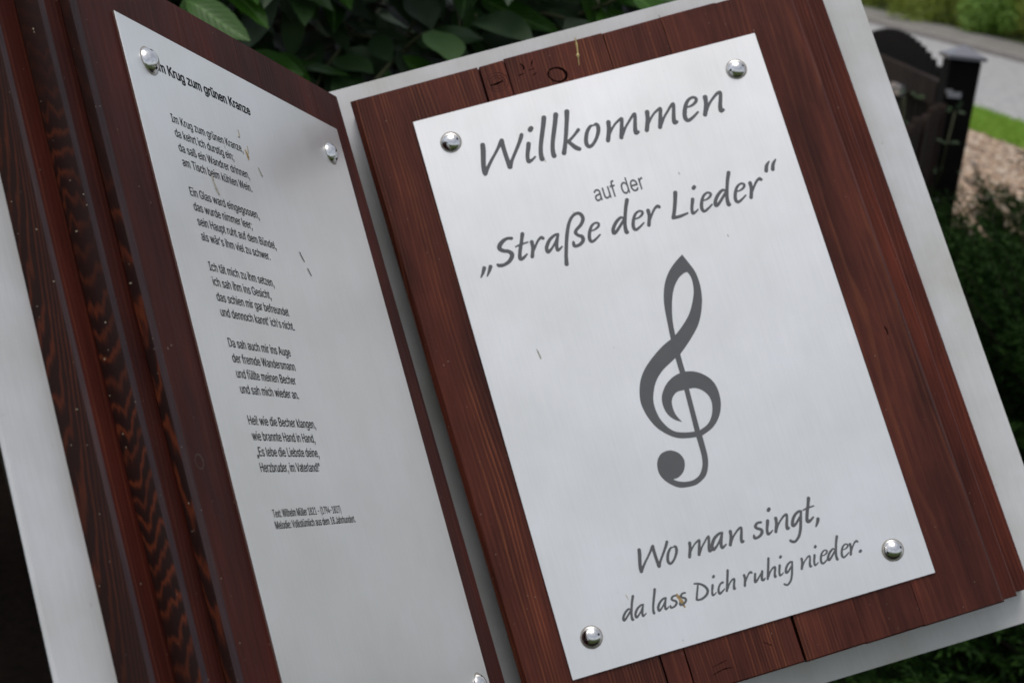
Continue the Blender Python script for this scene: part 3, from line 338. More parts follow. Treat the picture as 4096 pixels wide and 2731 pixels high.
# ---- grass blades on the strip by the road
def blades(n, seed):
    r = np.random.default_rng(seed); y = r.uniform(7, 22, n); t = r.uniform(0, 1, n); x = (3.99+(12.45-y)*.16)*(1-t)+(4.60+(14.46-y)*.16)*t
    h = r.uniform(.03, .07, n); a = r.uniform(0, 6.28, n); w_ = .004; lx_ = r.normal(0, .02, n); ly_ = r.normal(0, .02, n)
    P0 = np.stack([x-np.cos(a)*w_, y-np.sin(a)*w_, np.zeros(n)], 1); P1 = np.stack([x+np.cos(a)*w_, y+np.sin(a)*w_, np.zeros(n)], 1); P2 = np.stack([x+lx_, y+ly_, h], 1)
    return np.stack([P0, P1, P2], 1).reshape(-1, 3), np.arange(n*3).reshape(-1, 3)
V, F = blades(60000, 4)
k = NT('grass_blades'); gi = k.n('ShaderNodeNewGeometry').outputs['Random Per Island']
k.set(Base_Color=k.ramp(gi, [(0, (.17, .32, .02)), (1, (.28, .46, .04))]), Roughness=.6); 
o = link('grass', fast_mesh('grass', V, F), [k.m]); o['kind'] = 'stuff'; tag(o, 'bright green grass strip between gravel bed and road', 'grass')

# ================================================================ FOLIAGE
def leaf_mat(name, cols, rough=.45, mid=None, trans=.15, spec=.5, island=True):
    k = NT(name)
    r_ = k.n('ShaderNodeNewGeometry').outputs['Random Per Island'] if island else k.n('ShaderNodeObjectInfo').outputs['Random']
    c = k.ramp(r_, [(i/(len(cols)-1), q) for i, q in enumerate(cols)])
    if mid:
        uv = k.n('ShaderNodeSeparateXYZ', {0: k.n('ShaderNodeTexCoord').outputs['UV']})
        d = k.math('ABSOLUTE', k.math('SUBTRACT', uv.outputs[1], .5))
        c = k.mix(k.ramp(d, [(.0, (1, 1, 1)), (.035, (.8, .8, .8)), (.06, (0, 0, 0))]), c, mid)
        ve = k.math('FRACT', k.math('ADD', k.math('MULTIPLY', uv.outputs[0], 9.), k.math('MULTIPLY', d, -5.)))
        k.bump(k.ramp(ve, [(0, (0, 0, 0)), (.12, (1, 1, 1)), (.9, (1, 1, 1)), (1, (0, 0, 0))]), .35, .002)
    k.set(Base_Color=c, Roughness=rough); k.b.inputs['Specular IOR Level'].default_value = spec
    if trans: k.b.inputs['Subsurface Weight'].default_value = 0.0
    return k.m
def leaf_shape(L, W_, fold, curl, seed=0, nx=8):
    rn = random.Random(seed); V = []; F = []; UVs = []
    for i in range(nx+1):
        t = i/nx; w_ = W_*.5*(math.sin(math.pi*min(t, 1)**.85)**.72) if 0 < t < 1 else 0.0008
        if t > .9: w_ *= .75
        z = -curl*L*t*t + .03*L*math.sin(t*5+seed)
        yo = .03*L*math.sin(t*3+seed*2)
        for s in (-1, -.5, 0, .5, 1):
            V.append((L*t, w_*s+yo, z+fold*w_*abs(s)+.02*W_*math.sin(t*22+seed)*abs(s))); UVs.append((t, .5+s*.5))
    for i in range(nx):
        for k_ in range(4): F.append((i*5+k_, (i+1)*5+k_, (i+1)*5+k_+1, i*5+k_+1))
    return np.array(V), F, UVs
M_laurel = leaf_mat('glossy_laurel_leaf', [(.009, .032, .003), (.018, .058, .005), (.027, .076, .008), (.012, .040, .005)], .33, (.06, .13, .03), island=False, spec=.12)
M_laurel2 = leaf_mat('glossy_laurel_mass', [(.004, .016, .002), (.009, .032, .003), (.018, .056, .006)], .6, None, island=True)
M_stem = plain('green_brown_stem', (.05, .055, .02), .7)
leaf_meshes = []
for q in range(6):
    V, F, UVs = leaf_shape(.135+.012*(q % 3), .056+.006*(q % 2), .16+.06*q/6, .10+.05*(q % 4), q)
    me = mesh('laurel_leaf', V, F, None, True); uvl = me.uv_layers.new(name='UVMap')
    for lp in me.loops: uvl.data[lp.index].uv = UVs[lp.vertex_index]
    me.materials.append(M_laurel); leaf_meshes.append(me)
def leaf_matrix(p, d, up, roll, s):
    x = Vector(d).normalized(); z = (Vector(up)-x*Vector(up).dot(x)).normalized(); y = z.cross(x)
    R = Matrix([x, y, z]).transposed(); R = R @ Matrix.Rotation(roll, 3, 'X')
    M_ = R.to_4x4() @ Matrix.Scale(s, 4); M_.translation = p; return M_
hedge = empty('laurel_shrub', (-.5, 2.75, 0)); tag(hedge, 'dark glossy cherry laurel shrub with long leaves just behind the book sign', 'shrub')
HB = Vector((-.5, 2.75, 0)); rn = random.Random(11)
# shoots with alternate leaves, the nearest ones leaf by leaf
stm = MB(); cnt = 0; stuffV = []; stuffF = []; nb = 0
def shoot(p0, d0, n, lens, single):
    global cnt, nb
    d = Vector(d0).normalized(); p = Vector(p0); pts = [p.copy()]; side = Vector((0, 0, 1)).cross(d).normalized(); up = d.cross(side)*-1
    for i in range(n):
        if p.x > .36 and i > 0: break
        d = (d+Vector((rn.uniform(-.12, .12), rn.uniform(-.12, .12), rn.uniform(-.16, .06)))).normalized()
        p = p+d*lens; pts.append(p.copy())
        ang = i*2.4+rn.uniform(-.4, .4)
        rad_ = (side*math.cos(ang)+up*math.sin(ang)*.6)
        ld = (d*.28+rad_*.68+Vector((.72, -.22, -.26))).normalized()
        nrm = Vector((rn.uniform(-.25, .4), rn.uniform(-.9, -.35), 1)).normalized()
        if p.x+ld.x*.13 > .42: continue
        Mx = leaf_matrix(p, ld, nrm, rn.uniform(-.35, .35), rn.uniform(.62, .98))
        if single and cnt < 296:
            o = bpy.data.objects.new('leaf', leaf_meshes[rn.randrange(6)]); COL.objects.link(o); o.parent = hedge
            Mx.translation = Mx.translation-HB; o.matrix_basis = Mx; cnt += 1
        else:
            me = LV[rn.randrange(6)]; A = np.array(Mx); vv = me[0] @ A[:3, :3].T+np.array(p)-np.array(HB)
            stuffV.append(vv); stuffF.append(me[1]+nb); nb += len(vv)
    stm.tube([q-HB for q in pts], [.004-.002*i/len(pts) for i in range(len(pts))], 5)
LV = []
for q in range(6):
    V, F, _ = leaf_shape(.135+.012*(q % 3), .056+.006*(q % 2), .2, .12, q, 5); LV.append((V, np.array(F)))
for i in range(80):      # foremost shoots in view above the pages
    x = rn.uniform(-.62, .50); z = rn.uniform(1.02, 1.62); y = 2.12+rn.uniform(0, .22)+.12*abs(x)
    shoot((x, y+.12, z), (rn.uniform(-.5, .7), rn.uniform(-.9, -.25), rn.uniform(-.35, .6)), rn.randint(4, 6), .045, True)
for i in range(520):
    x = rn.uniform(-1.9, .36); z = rn.uniform(.35 if x > -.55 else 1.15, 2.1 if x < -.3 else 1.5); y = 2.32+rn.uniform(0, .75)
    if z > 1.0 and x > -.7: y = max(y, 2.42)
    shoot((x, y, z), (rn.uniform(-.8, .8), rn.uniform(-1, .1), rn.uniform(-.4, .8)) if x < .3 else (-.4, -.6, .1), rn.randint(4, 7), .05, False)
for i in range(150):
    x = rn.uniform(-.75, .40); z = rn.uniform(1.0, 1.5)
    shoot((x, rn.uniform(2.34, 2.6), z), (rn.uniform(-.5, .7), rn.uniform(-.9, -.3), rn.uniform(-.3, .5)), 5, .045, False)
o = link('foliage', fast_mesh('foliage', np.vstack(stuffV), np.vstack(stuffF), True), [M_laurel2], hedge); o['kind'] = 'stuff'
o = stm.build('twigs', [M_stem], hedge); o['kind'] = 'stuff'
mb = MB()
for i in range(9):
    x = -1.2+i*.2; mb.tube([(x*.6, .1, 0), (x*.75+rn.uniform(-.05, .05), 0.05, .5), (x*.9, rn.uniform(-.1, .2), 1.1), (x, rn.uniform(-.1, .2), 1.7)], [.022, .018, .013, .006], 7)
mb.build('trunk', [plain('laurel_bark', (.04, .032, .022), .9, 0, .4, 30)], hedge)

# ---- dark board fence behind the laurel
M_fence = ground_mat('dark_brown_fence_stain', (.006, .0022, .0016), (.014, .005, .0035), 8, .8, .3)
M_gate = ground_mat('near_black_gate_stain', (.002, .0016, .0013), (.005, .0038, .003), 9, .85, .3)
M_brown = ground_mat('weathered_brown_picket', (.008, .0038, .0026), (.022, .011, .007), 12, .85, .3)
fe = empty('board_fence', (-1.2, 3.45, 0)); tag(fe, 'tall dark brown board fence in deep shade behind the laurel', 'fence')
mb = MB(); mb.box((0, 0, .85), (.138, .022, 1.7), bev=.004); bme = mesh('board', mb.V, mb.F, mb.M); bme.materials.append(M_fence)
for i in range(26):
    o = bpy.data.objects.new('board', bme); COL.objects.link(o); o.parent = fe; o.location = (-1.95+i*.146, rn.uniform(-.003, .003), rn.uniform(-.01, .01))
mb = MB(); mb.box((-.08, .04, .35), (3.9, .045, .08)); mb.box((-.08, .04, 1.35), (3.9, .045, .08)); mb.build('rail', [M_fence], fe)

# ---- picket fence running to the gate post
def picket_mesh(wd, th, h, mat, name='picket'):
    N = 8; pr_ = [(-wd/2, 0), (wd/2, 0), (wd/2, h-wd/2)]+[(wd/2*math.cos(a), h-wd/2+wd/2*math.sin(a)) for a in [math.pi*k/N for k in range(1, N)]]+[(-wd/2, h-wd/2)]
    n = len(pr_); V = [(x, -th/2, z) for x, z in pr_]+[(x, th/2, z) for x, z in pr_]
    F = [tuple(range(n)), tuple(range(2*n-1, n-1, -1))]+[((i+1) % n, i, n+i, n+(i+1) % n) for i in range(n)]
    me = mesh(name, V, F); me.materials.append(mat); return me
P0, P1 = Vector((.86, 3.55, 0)), Vector((1.36, 4.86, 0)); dP = P1-P0; rz = math.atan2(dP.y, dP.x)
pf = empty('picket_fence', P0, rz); tag(pf, 'brown picket fence with rounded tops running up to the dark gate post', 'fence')
pm = picket_mesh(.095, .022, 1.04, M_brown)
npk = 11
for i in range(npk):
    o = bpy.data.objects.new('picket', pm); COL.objects.link(o); o.parent = pf; o.location = (dP.length*(i+.5)/npk, rn.uniform(-.004, .004), -.02+rn.uniform(0, .015))
mb = MB(); mb.box((dP.length/2, .035, .28), (dP.length, .04, .07)); mb.box((dP.length/2, .035, .78), (dP.length, .04, .07)); mb.build('rail', [M_brown], pf)

# ---- gate posts
M_cap = plain('grey_post_cap', (.16, .16, .18), .4, .6)
def gate_post(x, y, h, label):
    g = empty('gate_post', (x, y, 0)); tag(g, label, 'post', 'posts either side of the arched gate')
    mb = MB(); mb.box((0, 0, h/2), (.105, .105, h), bev=.006); mb.build('post_shaft', [M_gate], g)
    mb = MB(); a = .064; V = [(-a, -a, h), (a, -a, h), (a, a, h), (-a, a, h), (-a, -a, h+.012), (a, -a, h+.012), (a, a, h+.012), (-a, a, h+.012), (0, 0, h+.045)]
    mb.add(V, [(3, 2, 1, 0), (0, 1, 5, 4), (1, 2, 6, 5), (2, 3, 7, 6), (3, 0, 4, 7), (4, 5, 8), (5, 6, 8), (6, 7, 8), (7, 4, 8)]); mb.build('post_cap', [M_cap], g)
    return g
gp1 = gate_post(1.412, 4.93, 1.165, 'nearer black square gate post with a low pyramid cap')
gp2 = gate_post(1.400, 6.84, 1.165, 'farther black gate post half hidden by the metal cover')
# ---- arched gate between the posts (in the plane x = 1.42, running away from the viewer)
gt = empty('arched_gate', (1.42, 5.03, 0)); tag(gt, 'near-black wooden gate of narrow upright boards with an arched top', 'gate')
nbd = 20; Lg = 1.72
for i in range(nbd):
    t = (i+.5)/nbd; h = 1.02+.165*math.sin(math.pi*min(1, max(0, t*.92+.04)))**.8
    me = picket_mesh(Lg/nbd-.006, .020, h-.06, M_gate, 'gate_board')
    o = bpy.data.objects.new('gate_board', me); COL.objects.link(o); o.parent = gt; o.location = (0, t*Lg, .06); o.rotation_euler = (0, 0, math.pi/2)
M_rail = ground_mat('greyed_gate_rail', (.014, .009, .007), (.035, .024, .018), 12, .8, .3)
for z in (.32, 1.03):
    mb = MB(); mb.box((-.03, Lg/2, z), (.035, Lg-.02, .085)); mb.build('gate_rail', [M_rail], gt)
mb = MB(); mb.box((-.030, -.160, 1.048), (.046, .006, .020), rz=.1); mb.box((-.048, -.155, 1.058), (.02, .012, .012)); hst = mb.build('hinge_strap', [plain('galvanised_strap', (.30, .30, .32), .45, .6)], gt)
mb = MB(); mb.box((-.055, .52, .985), (.02, .16, .035)); mb.tube([(-.05, .46, .99), (-.10, .46, .99), (-.10, .56, .99)], .008); mb.build('latch', [plain('worn_latch', (.5, .5, .52), .35, .8)], gt)

# ---- low conifers at the right
def conifer(name, loc, R_, H_, nbr, seed, label, tips=(.015, .04, .01)):
    r = np.random.default_rng(seed); g = empty(name, loc); tag(g, label, 'shrub', 'low dark conifers beside the sign')
    SV = []; bmb = MB(); rq = random.Random(seed)
    for i in range(nbr):
        az = r.uniform(0, 2*math.pi); el = r.uniform(.05, 1.35); L = R_*(.55+.5*r.random())*(math.cos(el)*1.0+.35*math.sin(el)); Hh = H_*math.sin(el)*r.uniform(.75, 1.05)
        e = np.array([math.cos(az)*L, math.sin(az)*L, Hh+.03]); m_ = e*np.array([.45, .45, .75])+np.array([0, 0, .04])
        ts = np.linspace(.25, 1, 26); P = (2*ts*(1-ts))[:, None]*m_+(ts**2)[:, None]*e
        if i % 3 == 0: bmb.tube([(0, 0, 0), tuple(m_*.7), tuple(e*.97)], [.010, .005, .0015], 5)
        T_ = np.gradient(P, axis=0); T_ /= np.linalg.norm(T_, axis=1)[:, None]+1e-9
        for j in range(len(ts)):
            # side twig made of several needle cards
            for s in (-1, 1):
                sd_ = np.cross(T_[j], [0, 0, 1]); sd_ /= np.linalg.norm(sd_)+1e-9
                tw = T_[j]*.75+sd_*s*.8+r.normal(0, .18, 3); tw /= np.linalg.norm(tw); tl = (.03+.06*(1-ts[j]*.6))*r.uniform(.6, 1.2)
                for q in range(5):
                    b = P[j]+tw*tl*q/5; nd = tw*.8+r.normal(0, .45, 3); nd /= np.linalg.norm(nd); sdn = np.cross(nd, r.normal(0, 1, 3)); sdn /= np.linalg.norm(sdn)+1e-9
                    l = r.uniform(.014, .026); w_ = .0032
                    SV.append(np.array([b-sdn*w_, b+sdn*w_, b+nd*l]))
    V = np.vstack(SV); F = np.arange(len(V)).reshape(-1, 3)
    o = link('foliage', fast_mesh('foliage', V, F), [M_con], g); o['kind'] = 'stuff'
    bmb.build('branches', [plain('conifer_bark', (.03, .02, .013), .9)], g)
    return g
M_con = leaf_mat('conifer_needles', [(.004, .013, .002), (.009, .027, .003), (.022, .056, .007)], .8, None, spec=.1)
conifer('conifer_shrub', (1.80, 4.55, 0), .95, .74, 460, 1, 'spreading dark conifer in front of the gravel bed')
conifer('conifer_shrub', (1.50, 3.60, 0), .75, .88, 460, 2, 'dense dark conifer close to the right edge of the sign')
conifer('conifer_shrub', (1.15, 2.55, 0), .60, .42, 320, 3, 'lowest conifer under the bottom right corner of the sign')
conifer('conifer_shrub', (1.92, 4.45, 0), .55, 1.02, 330, 5, 'tallest conifer with sprays standing out against the gravel')
# ---- climbing plant on the gate
g = empty('climbing_plant', (1.30, 4.95, 0)); tag(g, 'thin climbing plant with small green leaves on the gate', 'plant')
mb = MB(); r = np.random.default_rng(9); SV = []; SF = []; nb2 = 0
for i in range(7):
    pts = [Vector((rn.uniform(-.15, 0), rn.uniform(-.2, .7), 0))]
    for q in range(10): pts.append(pts[-1]+Vector((rn.uniform(-.02, .02), rn.uniform(-.05, .05), .10)))
    mb.tube(pts, .003, 4)
    for p in pts[2:]:
        for q in range(4):
            d = Vector(r.normal(0, 1, 3)); d.z = abs(d.z)*.3; Mx = leaf_matrix(p+d*.02, d, (0, -1, 1), 0, rn.uniform(.14, .26)); A = np.array(Mx); vv = LV[q][0] @ A[:3, :3].T+np.array(Mx.translation)
            SV.append(vv); SF.append(LV[q][1]+nb2); nb2 += len(vv)
mb.build('stems', [M_stem], g)
o = link('foliage', fast_mesh('foliage', np.vstack(SV), np.vstack(SF)), [leaf_mat('climber_leaf', [(.008, .022, .004), (.022, .055, .009)], .7)], g); o['kind'] = 'stuff'

# ================================================================ FAR HEDGE (shrubs one by one)
M_bush = leaf_mat('roadside_bush_leaf', [(.10, .16, .012), (.20, .26, .02), (.30, .37, .04), (.17, .18, .03)], .6, None)
M_bush2 = leaf_mat('bright_bush_leaf', [(.11, .22, .02), (.18, .32, .04)], .6, None)
def bush_arrays(n, seed, R_, H_):
    r = np.random.default_rng(seed); lob = [(r.normal(0, R_*.45), r.normal(0, R_*.45), r.uniform(.08, .85)*H_, r.uniform(.35, .6)*R_) for _ in range(22)]
    c = r.integers(0, len(lob), n); L_ = np.array(lob)[c]; d = r.normal(0, 1, (n, 3)); d /= np.linalg.norm(d, axis=1)[:, None]; rr = r.uniform(.55, 1.08, n)**.6
    P = L_[:, :3]+d*(L_[:, 3]*rr)[:, None]; P[:, 2] = np.clip(P[:, 2], .02, None)
    a = r.normal(0, 1, (n, 3)); a /= np.linalg.norm(a, axis=1)[:, None]; b = np.cross(a, d+.3*r.normal(0, 1, (n, 3))); b /= np.linalg.norm(b, axis=1)[:, None]+1e-9
    s = r.uniform(.025, .05, n)[:, None]
    V = np.stack([P-a*s, P+b*s*.5, P+a*s, P-b*s*.5], 1).reshape(-1, 3); return V, np.arange(n*4).reshape(-1, 4)
bms = []
for q in range(3):
    V, F = bush_arrays(22000, 20+q, 1.25, 2.2); bms.append(fast_mesh('foliage', V, F))
bms.append(fast_mesh('foliage', *bush_arrays(5000, 31, .6, .8)))
core_mat = plain('bush_twigs', (.03, .025, .015), .9)
def bush(x, y, q, sc, mat, label, grp='shrubs along the far side of the road'):
    g = empty('roadside_bush', (x, y, 0), rn.uniform(0, 6)); g.scale = (sc, sc, sc*rn.uniform(.9, 1.1)); tag(g, label, 'bush', grp)
    me = bms[q]; 
    if mat is not M_bush: me = me.copy(); 
    if not me.materials: me.materials.append(mat)
    o = bpy.data.objects.new('foliage', me); COL.objects.link(o); o.parent = g; o['kind'] = 'stuff'
    mb = MB()
    for k_ in range(6):
        a = k_*1.05; mb.tube([(0, 0, 0), (math.cos(a)*.25, math.sin(a)*.25, .7), (math.cos(a)*.6, math.sin(a)*.6, 1.5)], [.03, .02, .006], 5)
    mb.build('branches', [core_mat], g)
ys = [19, 21, 23.0, 25.2, 27.5, 30, 32.5, 35, 38, 41, 45, 49, 54]
for i, y in enumerate(ys):
    bush(f_hd(y)+1.0+rn.uniform(-.1, .25), y, i % 3, rn.uniform(.95, 1.15), M_bush, 'olive green leafy bush in the row across the road')
for y in (29.5,):
    bush(f_hd(y)+.1, y, 3, 1.0, M_bush2, 'low bright green shrub in front of the row across the road', None)

# ================================================================ THE SIGN
M_face = wood_face('stained_page_wood', 330, .75)
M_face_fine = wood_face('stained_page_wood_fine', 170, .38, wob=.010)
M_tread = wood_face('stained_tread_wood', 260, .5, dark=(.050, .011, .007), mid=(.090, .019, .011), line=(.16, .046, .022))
M_left = wood_face('shaded_stained_page_wood', 150, .22, .5, .66, dark=(.030, .0058, .0042), mid=(.052, .0092, .0058), line=(.10, .026, .011), wob=.012)  # same stain as the right page, darkened to paint in the left page's shade
M_treadL = wood_face('shaded_stained_tread_wood', 240, .4, .5, .66, dark=(.030, .0055, .0038), mid=(.050, .0088, .0052), line=(.11, .032, .016))  # tread stain with the left side's shade put into the colour
M_riser = wood_riser('stained_fore_edge_wood', 13.5, -.0196, 4500.)
M_edge = wood_face('sky_sheen_chamfer_wood', 260, .15, dark=(.030, .0195, .022), mid=(.040, .025, .027), line=(.06, .028, .022))  # grey-purple sky sheen painted into the chamfer colour
M_cut = plain('wood_reflection_cut_edge', (.16, .095, .08), .6, .6)  # brown reflection of the wood painted into the plate's edge colour
M_riser3 = wood_riser('stained_fore_edge_wood_outer', 26., -.050, 14000.)
M_riser2 = wood_riser('stained_fore_edge_wood_long', 34., -.006, 16000.)
M_plateR = brushed('brushed_steel_plate', (.82, .812, .795), .40, 0, .5, .035, .09)
M_cover = brushed('pale_coated_cover', (.60, .60, .615), .5, 0, .4, .05, .26); M_cover.node_tree.nodes['Principled BSDF'].inputs['Metallic'].default_value = 0.0; M_cover.node_tree.nodes['Principled BSDF'].inputs['Specular IOR Level'].default_value = .2
M_inkR = plain('grey_plate_ink', (.085, .087, .090), .5, 0, .06, 60)
M_inkL = plain('dark_plate_ink', (.010, .010, .011), .6, spec=.1)
M_nut = plain('polished_steel_screw', (.62, .62, .62), .17, 1.0, .06, 300)
M_hole = plain('screw_pin_hole', (.01, .01, .01), .8)
M_crack = plain('dark_wood_split', (.006, .003, .0025), .9, spec=0)
M_knot = plain('dark_growth_ring', (.022, .009, .006), .7, spec=.1)
M_resin = plain('dried_resin', (.42, .33, .12), .3)
M_twig = plain('grey_twig', (.06, .055, .05), .8)
M_stain = plain('bird_dirt', (.30, .28, .23), .8, 0, .4, 400)
M_stain_b = plain('rusty_dirt', (.30, .20, .08), .7, 0, .4, 300)

BASE = Vector((-0.19, 1.42, 0))
sign = empty('song_book_sign', BASE)
tag(sign, 'open book shaped sign of red-brown wooden pages with two engraved brushed steel plates', 'sign')
def frame(fr):
    m = Matrix([fr[0], fr[1], fr[2]]).transposed().to_4x4(); m.translation = Vector(fr[3])-BASE
    return m
FR, FL = frame(FRAME_R), frame(FRAME_L)

def poly_prism(outline, top, z0, zm, z1, name, mats, parent, basis, side_mat=0, rnd=False, edge_side=0):
    """outline: list (u,v) ring used from z0 to zm, top: matching ring at z1 (inset = chamfer). u right, v down, plate widths."""
    n = len(outline); V = []; rings = [(outline, z0), (outline, zm)]
    if rnd:
        for an in (25, 50, 72):
            f = 1-math.cos(rad(an)); rings.append(([(o_[0]+(t_[0]-o_[0])*f, o_[1]+(t_[1]-o_[1])*f) for o_, t_ in zip(outline, top)], zm+(z1-zm)*math.sin(rad(an))))
    rings.append((top, z1))
    for r_, z in rings:
        V += [(a*U, -b*U, z*U) for a, b in r_]
    NR = len(rings)
    F = [tuple(range(n)), tuple((NR-1)*n+i for i in range(n-1, -1, -1))]; MI = [0, 0]
    cx = sum(o_[0] for o_ in outline)/n
    for k in range(NR-1):
        for i in range(n):
            j = (i+1) % n
            F.append((k*n+j, k*n+i, (k+1)*n+i, (k+1)*n+j))
            du = abs(outline[j][0]-outline[i][0]); dv = abs(outline[j][1]-outline[i][1])
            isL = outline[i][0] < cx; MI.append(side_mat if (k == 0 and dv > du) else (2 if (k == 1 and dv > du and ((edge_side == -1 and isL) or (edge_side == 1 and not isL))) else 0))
    return link(name, mesh(name, V, F, MI), mats, parent, basis)

def plank(name, xl, xr, vt, vb, z0, z1, mats, parent, basis, chl=.0015, chr_=.0015, cht=.002, chb=.002, jl=0., jr=0., seed=0, tilt=0., side=0, rnd=False, es=0):
    """xl/xr = (at top, at bottom) edges; jl/jr jitter of a split edge"""
    rn = random.Random(seed); N = 26 if (jl or jr) else 2
    def edge(x, j, s):
        o = []; w1 = rn.random()*6; 
        for i in range(N):
            t = i/(N-1); dx = 0
            if j and 0 < i < N-1: dx = j*(math.sin(w1+t*17)+.6*math.sin(w1*2+t*41)+rn.uniform(-.5, .5))*.5
            o.append((x[0]+(x[1]-x[0])*t+dx, vt[0 if s else 1]+((vb[0 if s else 1])-(vt[0 if s else 1]))*t))
        return o
    L = edge(xl, jl, 1); R = edge(xr, jr, 0)
    ring = L+R[::-1]
    def ins(p, isL, i):
        return (p[0]+(chl if isL else -chr_), p[1]+(cht if i == 0 else (-chb if i == N-1 else 0)))
    top = [ins(p, True, i) for i, p in enumerate(L)]+[ins(p, False, i) for i, p in enumerate(R)][::-1]
    c = max(chl, chr_, cht, chb); c = min(c, .016 if rnd else .010)
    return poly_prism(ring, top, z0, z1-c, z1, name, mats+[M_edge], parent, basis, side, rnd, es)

# ---- right page (u: 0..1 is the plate)
pr = empty('page', (0, 0, 0)); pr.parent = sign; pr.matrix_basis = FR; pr['label'] = 'right page under the welcome plate'
I4 = Matrix.Identity(4)
ZT = -.005
Jt = [(-.152, -.126), (.2185, .2352), (.2925, .300), (.5835, .5990), (.7550, .768), (.9200, .930), (1.142, 1.158)]
gp = [0, (.0048, .0016), (.0022, .0008), (.0014, .0052), (.0006, .0003), (.0002, .0002), 0]
def vtop(u): return -.1075-.0125*(u+.15)/1.07
for i in range(6):
    a, b = Jt[i], Jt[i+1]
    g0 = gp[i] or (0, 0); g1 = gp[i+1] or (0, 0)
    xl = (a[0]+g0[0]*.5, a[1]+g0[1]*.5); xr = (b[0]-g1[0]*.5, b[1]-g1[1]*.5)
    dv = [0, .002, -.002, .0015, 0, .001][i]
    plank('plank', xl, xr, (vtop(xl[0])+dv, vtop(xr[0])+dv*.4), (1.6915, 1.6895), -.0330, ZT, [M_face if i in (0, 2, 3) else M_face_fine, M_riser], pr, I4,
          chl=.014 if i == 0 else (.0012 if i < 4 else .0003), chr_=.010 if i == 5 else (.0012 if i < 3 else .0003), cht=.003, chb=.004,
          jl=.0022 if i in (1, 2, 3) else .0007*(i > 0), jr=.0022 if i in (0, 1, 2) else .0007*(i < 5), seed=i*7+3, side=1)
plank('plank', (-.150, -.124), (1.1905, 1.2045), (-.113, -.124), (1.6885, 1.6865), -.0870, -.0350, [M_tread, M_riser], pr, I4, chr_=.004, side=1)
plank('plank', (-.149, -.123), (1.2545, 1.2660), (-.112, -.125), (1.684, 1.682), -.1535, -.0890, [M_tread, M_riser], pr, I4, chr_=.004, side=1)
# ---- left page
pl = empty('page', (0, 0, 0)); pl.parent = sign; pl.matrix_basis = FL; pl['label'] = 'left page under the song text plate'
JL = [(-.130, -.128), (.2820, .284), (.520, .522), (.745, .75), (.915, .92), (1.092, 1.140)]
def vtl(u): return -.1065-.009*(u)/1.05
for i in range(5):
    a, b = JL[i], JL[i+1]
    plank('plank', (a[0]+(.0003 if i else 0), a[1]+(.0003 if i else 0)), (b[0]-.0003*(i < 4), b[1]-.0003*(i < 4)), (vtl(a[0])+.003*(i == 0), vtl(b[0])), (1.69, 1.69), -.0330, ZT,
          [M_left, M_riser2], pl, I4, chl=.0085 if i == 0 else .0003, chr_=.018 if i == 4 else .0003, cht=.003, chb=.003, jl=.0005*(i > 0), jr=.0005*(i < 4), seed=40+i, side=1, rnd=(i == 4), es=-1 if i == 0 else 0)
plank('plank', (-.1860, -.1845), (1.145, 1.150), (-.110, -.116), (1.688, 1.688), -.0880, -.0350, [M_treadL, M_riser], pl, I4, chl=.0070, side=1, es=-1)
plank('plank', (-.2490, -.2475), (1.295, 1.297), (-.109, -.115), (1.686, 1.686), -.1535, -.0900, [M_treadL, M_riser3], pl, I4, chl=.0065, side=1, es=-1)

# ---- folded metal cover behind the pages
def cover():
    T = .009; zc = -.1545; vT, vB = -.206, 1.772; SR = -.2102; SLx = 1.4112
    mb = MB(); VR = []
    def add_leaf(x0, x1, fr, dv):
        P = []
        for z in (zc, zc-T):
            for (a, b) in ((x0, vT-dv), (x1, vT-dv-(.010 if x1 > x0 and dv == 0 else 0)), (x1, vB-dv), (x0, vB-dv)):
                P.append(fr @ Vector((a*U, -b*U, z*U)))
        return P
    pR = add_leaf(SR, 1.389, FR, 0.0); pL = add_leaf(SLx, -.398, FL, .0676)
    return pR, pL
pR, pL = cover()
def leaf(name, P, label):
    mb = MB(); mb.add(P, [(3, 2, 1, 0), (4, 5, 6, 7), (0, 1, 5, 4), (1, 2, 6, 5), (2, 3, 7, 6), (3, 0, 4, 7)])
    me = mesh(name, mb.V, mb.F, mb.M); b = bmesh.new(); b.from_mesh(me); bmesh.ops.recalc_face_normals(b, faces=b.faces)
    bmesh.ops.bevel(b, geom=list(b.edges), offset=.0007, segments=2, affect='EDGES'); b.to_mesh(me); b.free()
    return me
covR = link('metal_cover', leaf('metal_cover', [FR.inverted() @ p for p in pR], ''), [M_cover], sign, FR)
covL = link('metal_cover', leaf('metal_cover', [FL.inverted() @ p for p in pL], ''), [M_cover], sign, FL)
covR['label'] = 'right half of the pale folded metal cover'; covL['label'] = 'left half of the pale folded metal cover'
# stand under the book (mostly hidden behind it)
sp0 = FR @ Vector((-.21*U, -1.0*U, -.164*U)) 
mb = MB(); c0 = sp0+BASE
mb.box((0, 0.17, .42), (.12, .12, .84), bev=.006)
mb.build('stand_post', [plain('dark_post_wood', (.045, .018, .012), .6, 0, .3, 8)], sign)
mb = MB(); mb.box((0, .10, .86), (.30, .22, .012)); mb.tube([(-.1, .06, .865), (-.1, .02, .93)], .01); mb.tube([(.1, .06, .865), (.1, .02, .93)], .01)
mb.build('bracket', [plain('galvanised_bracket', (.4, .4, .41), .45, .9)], sign)

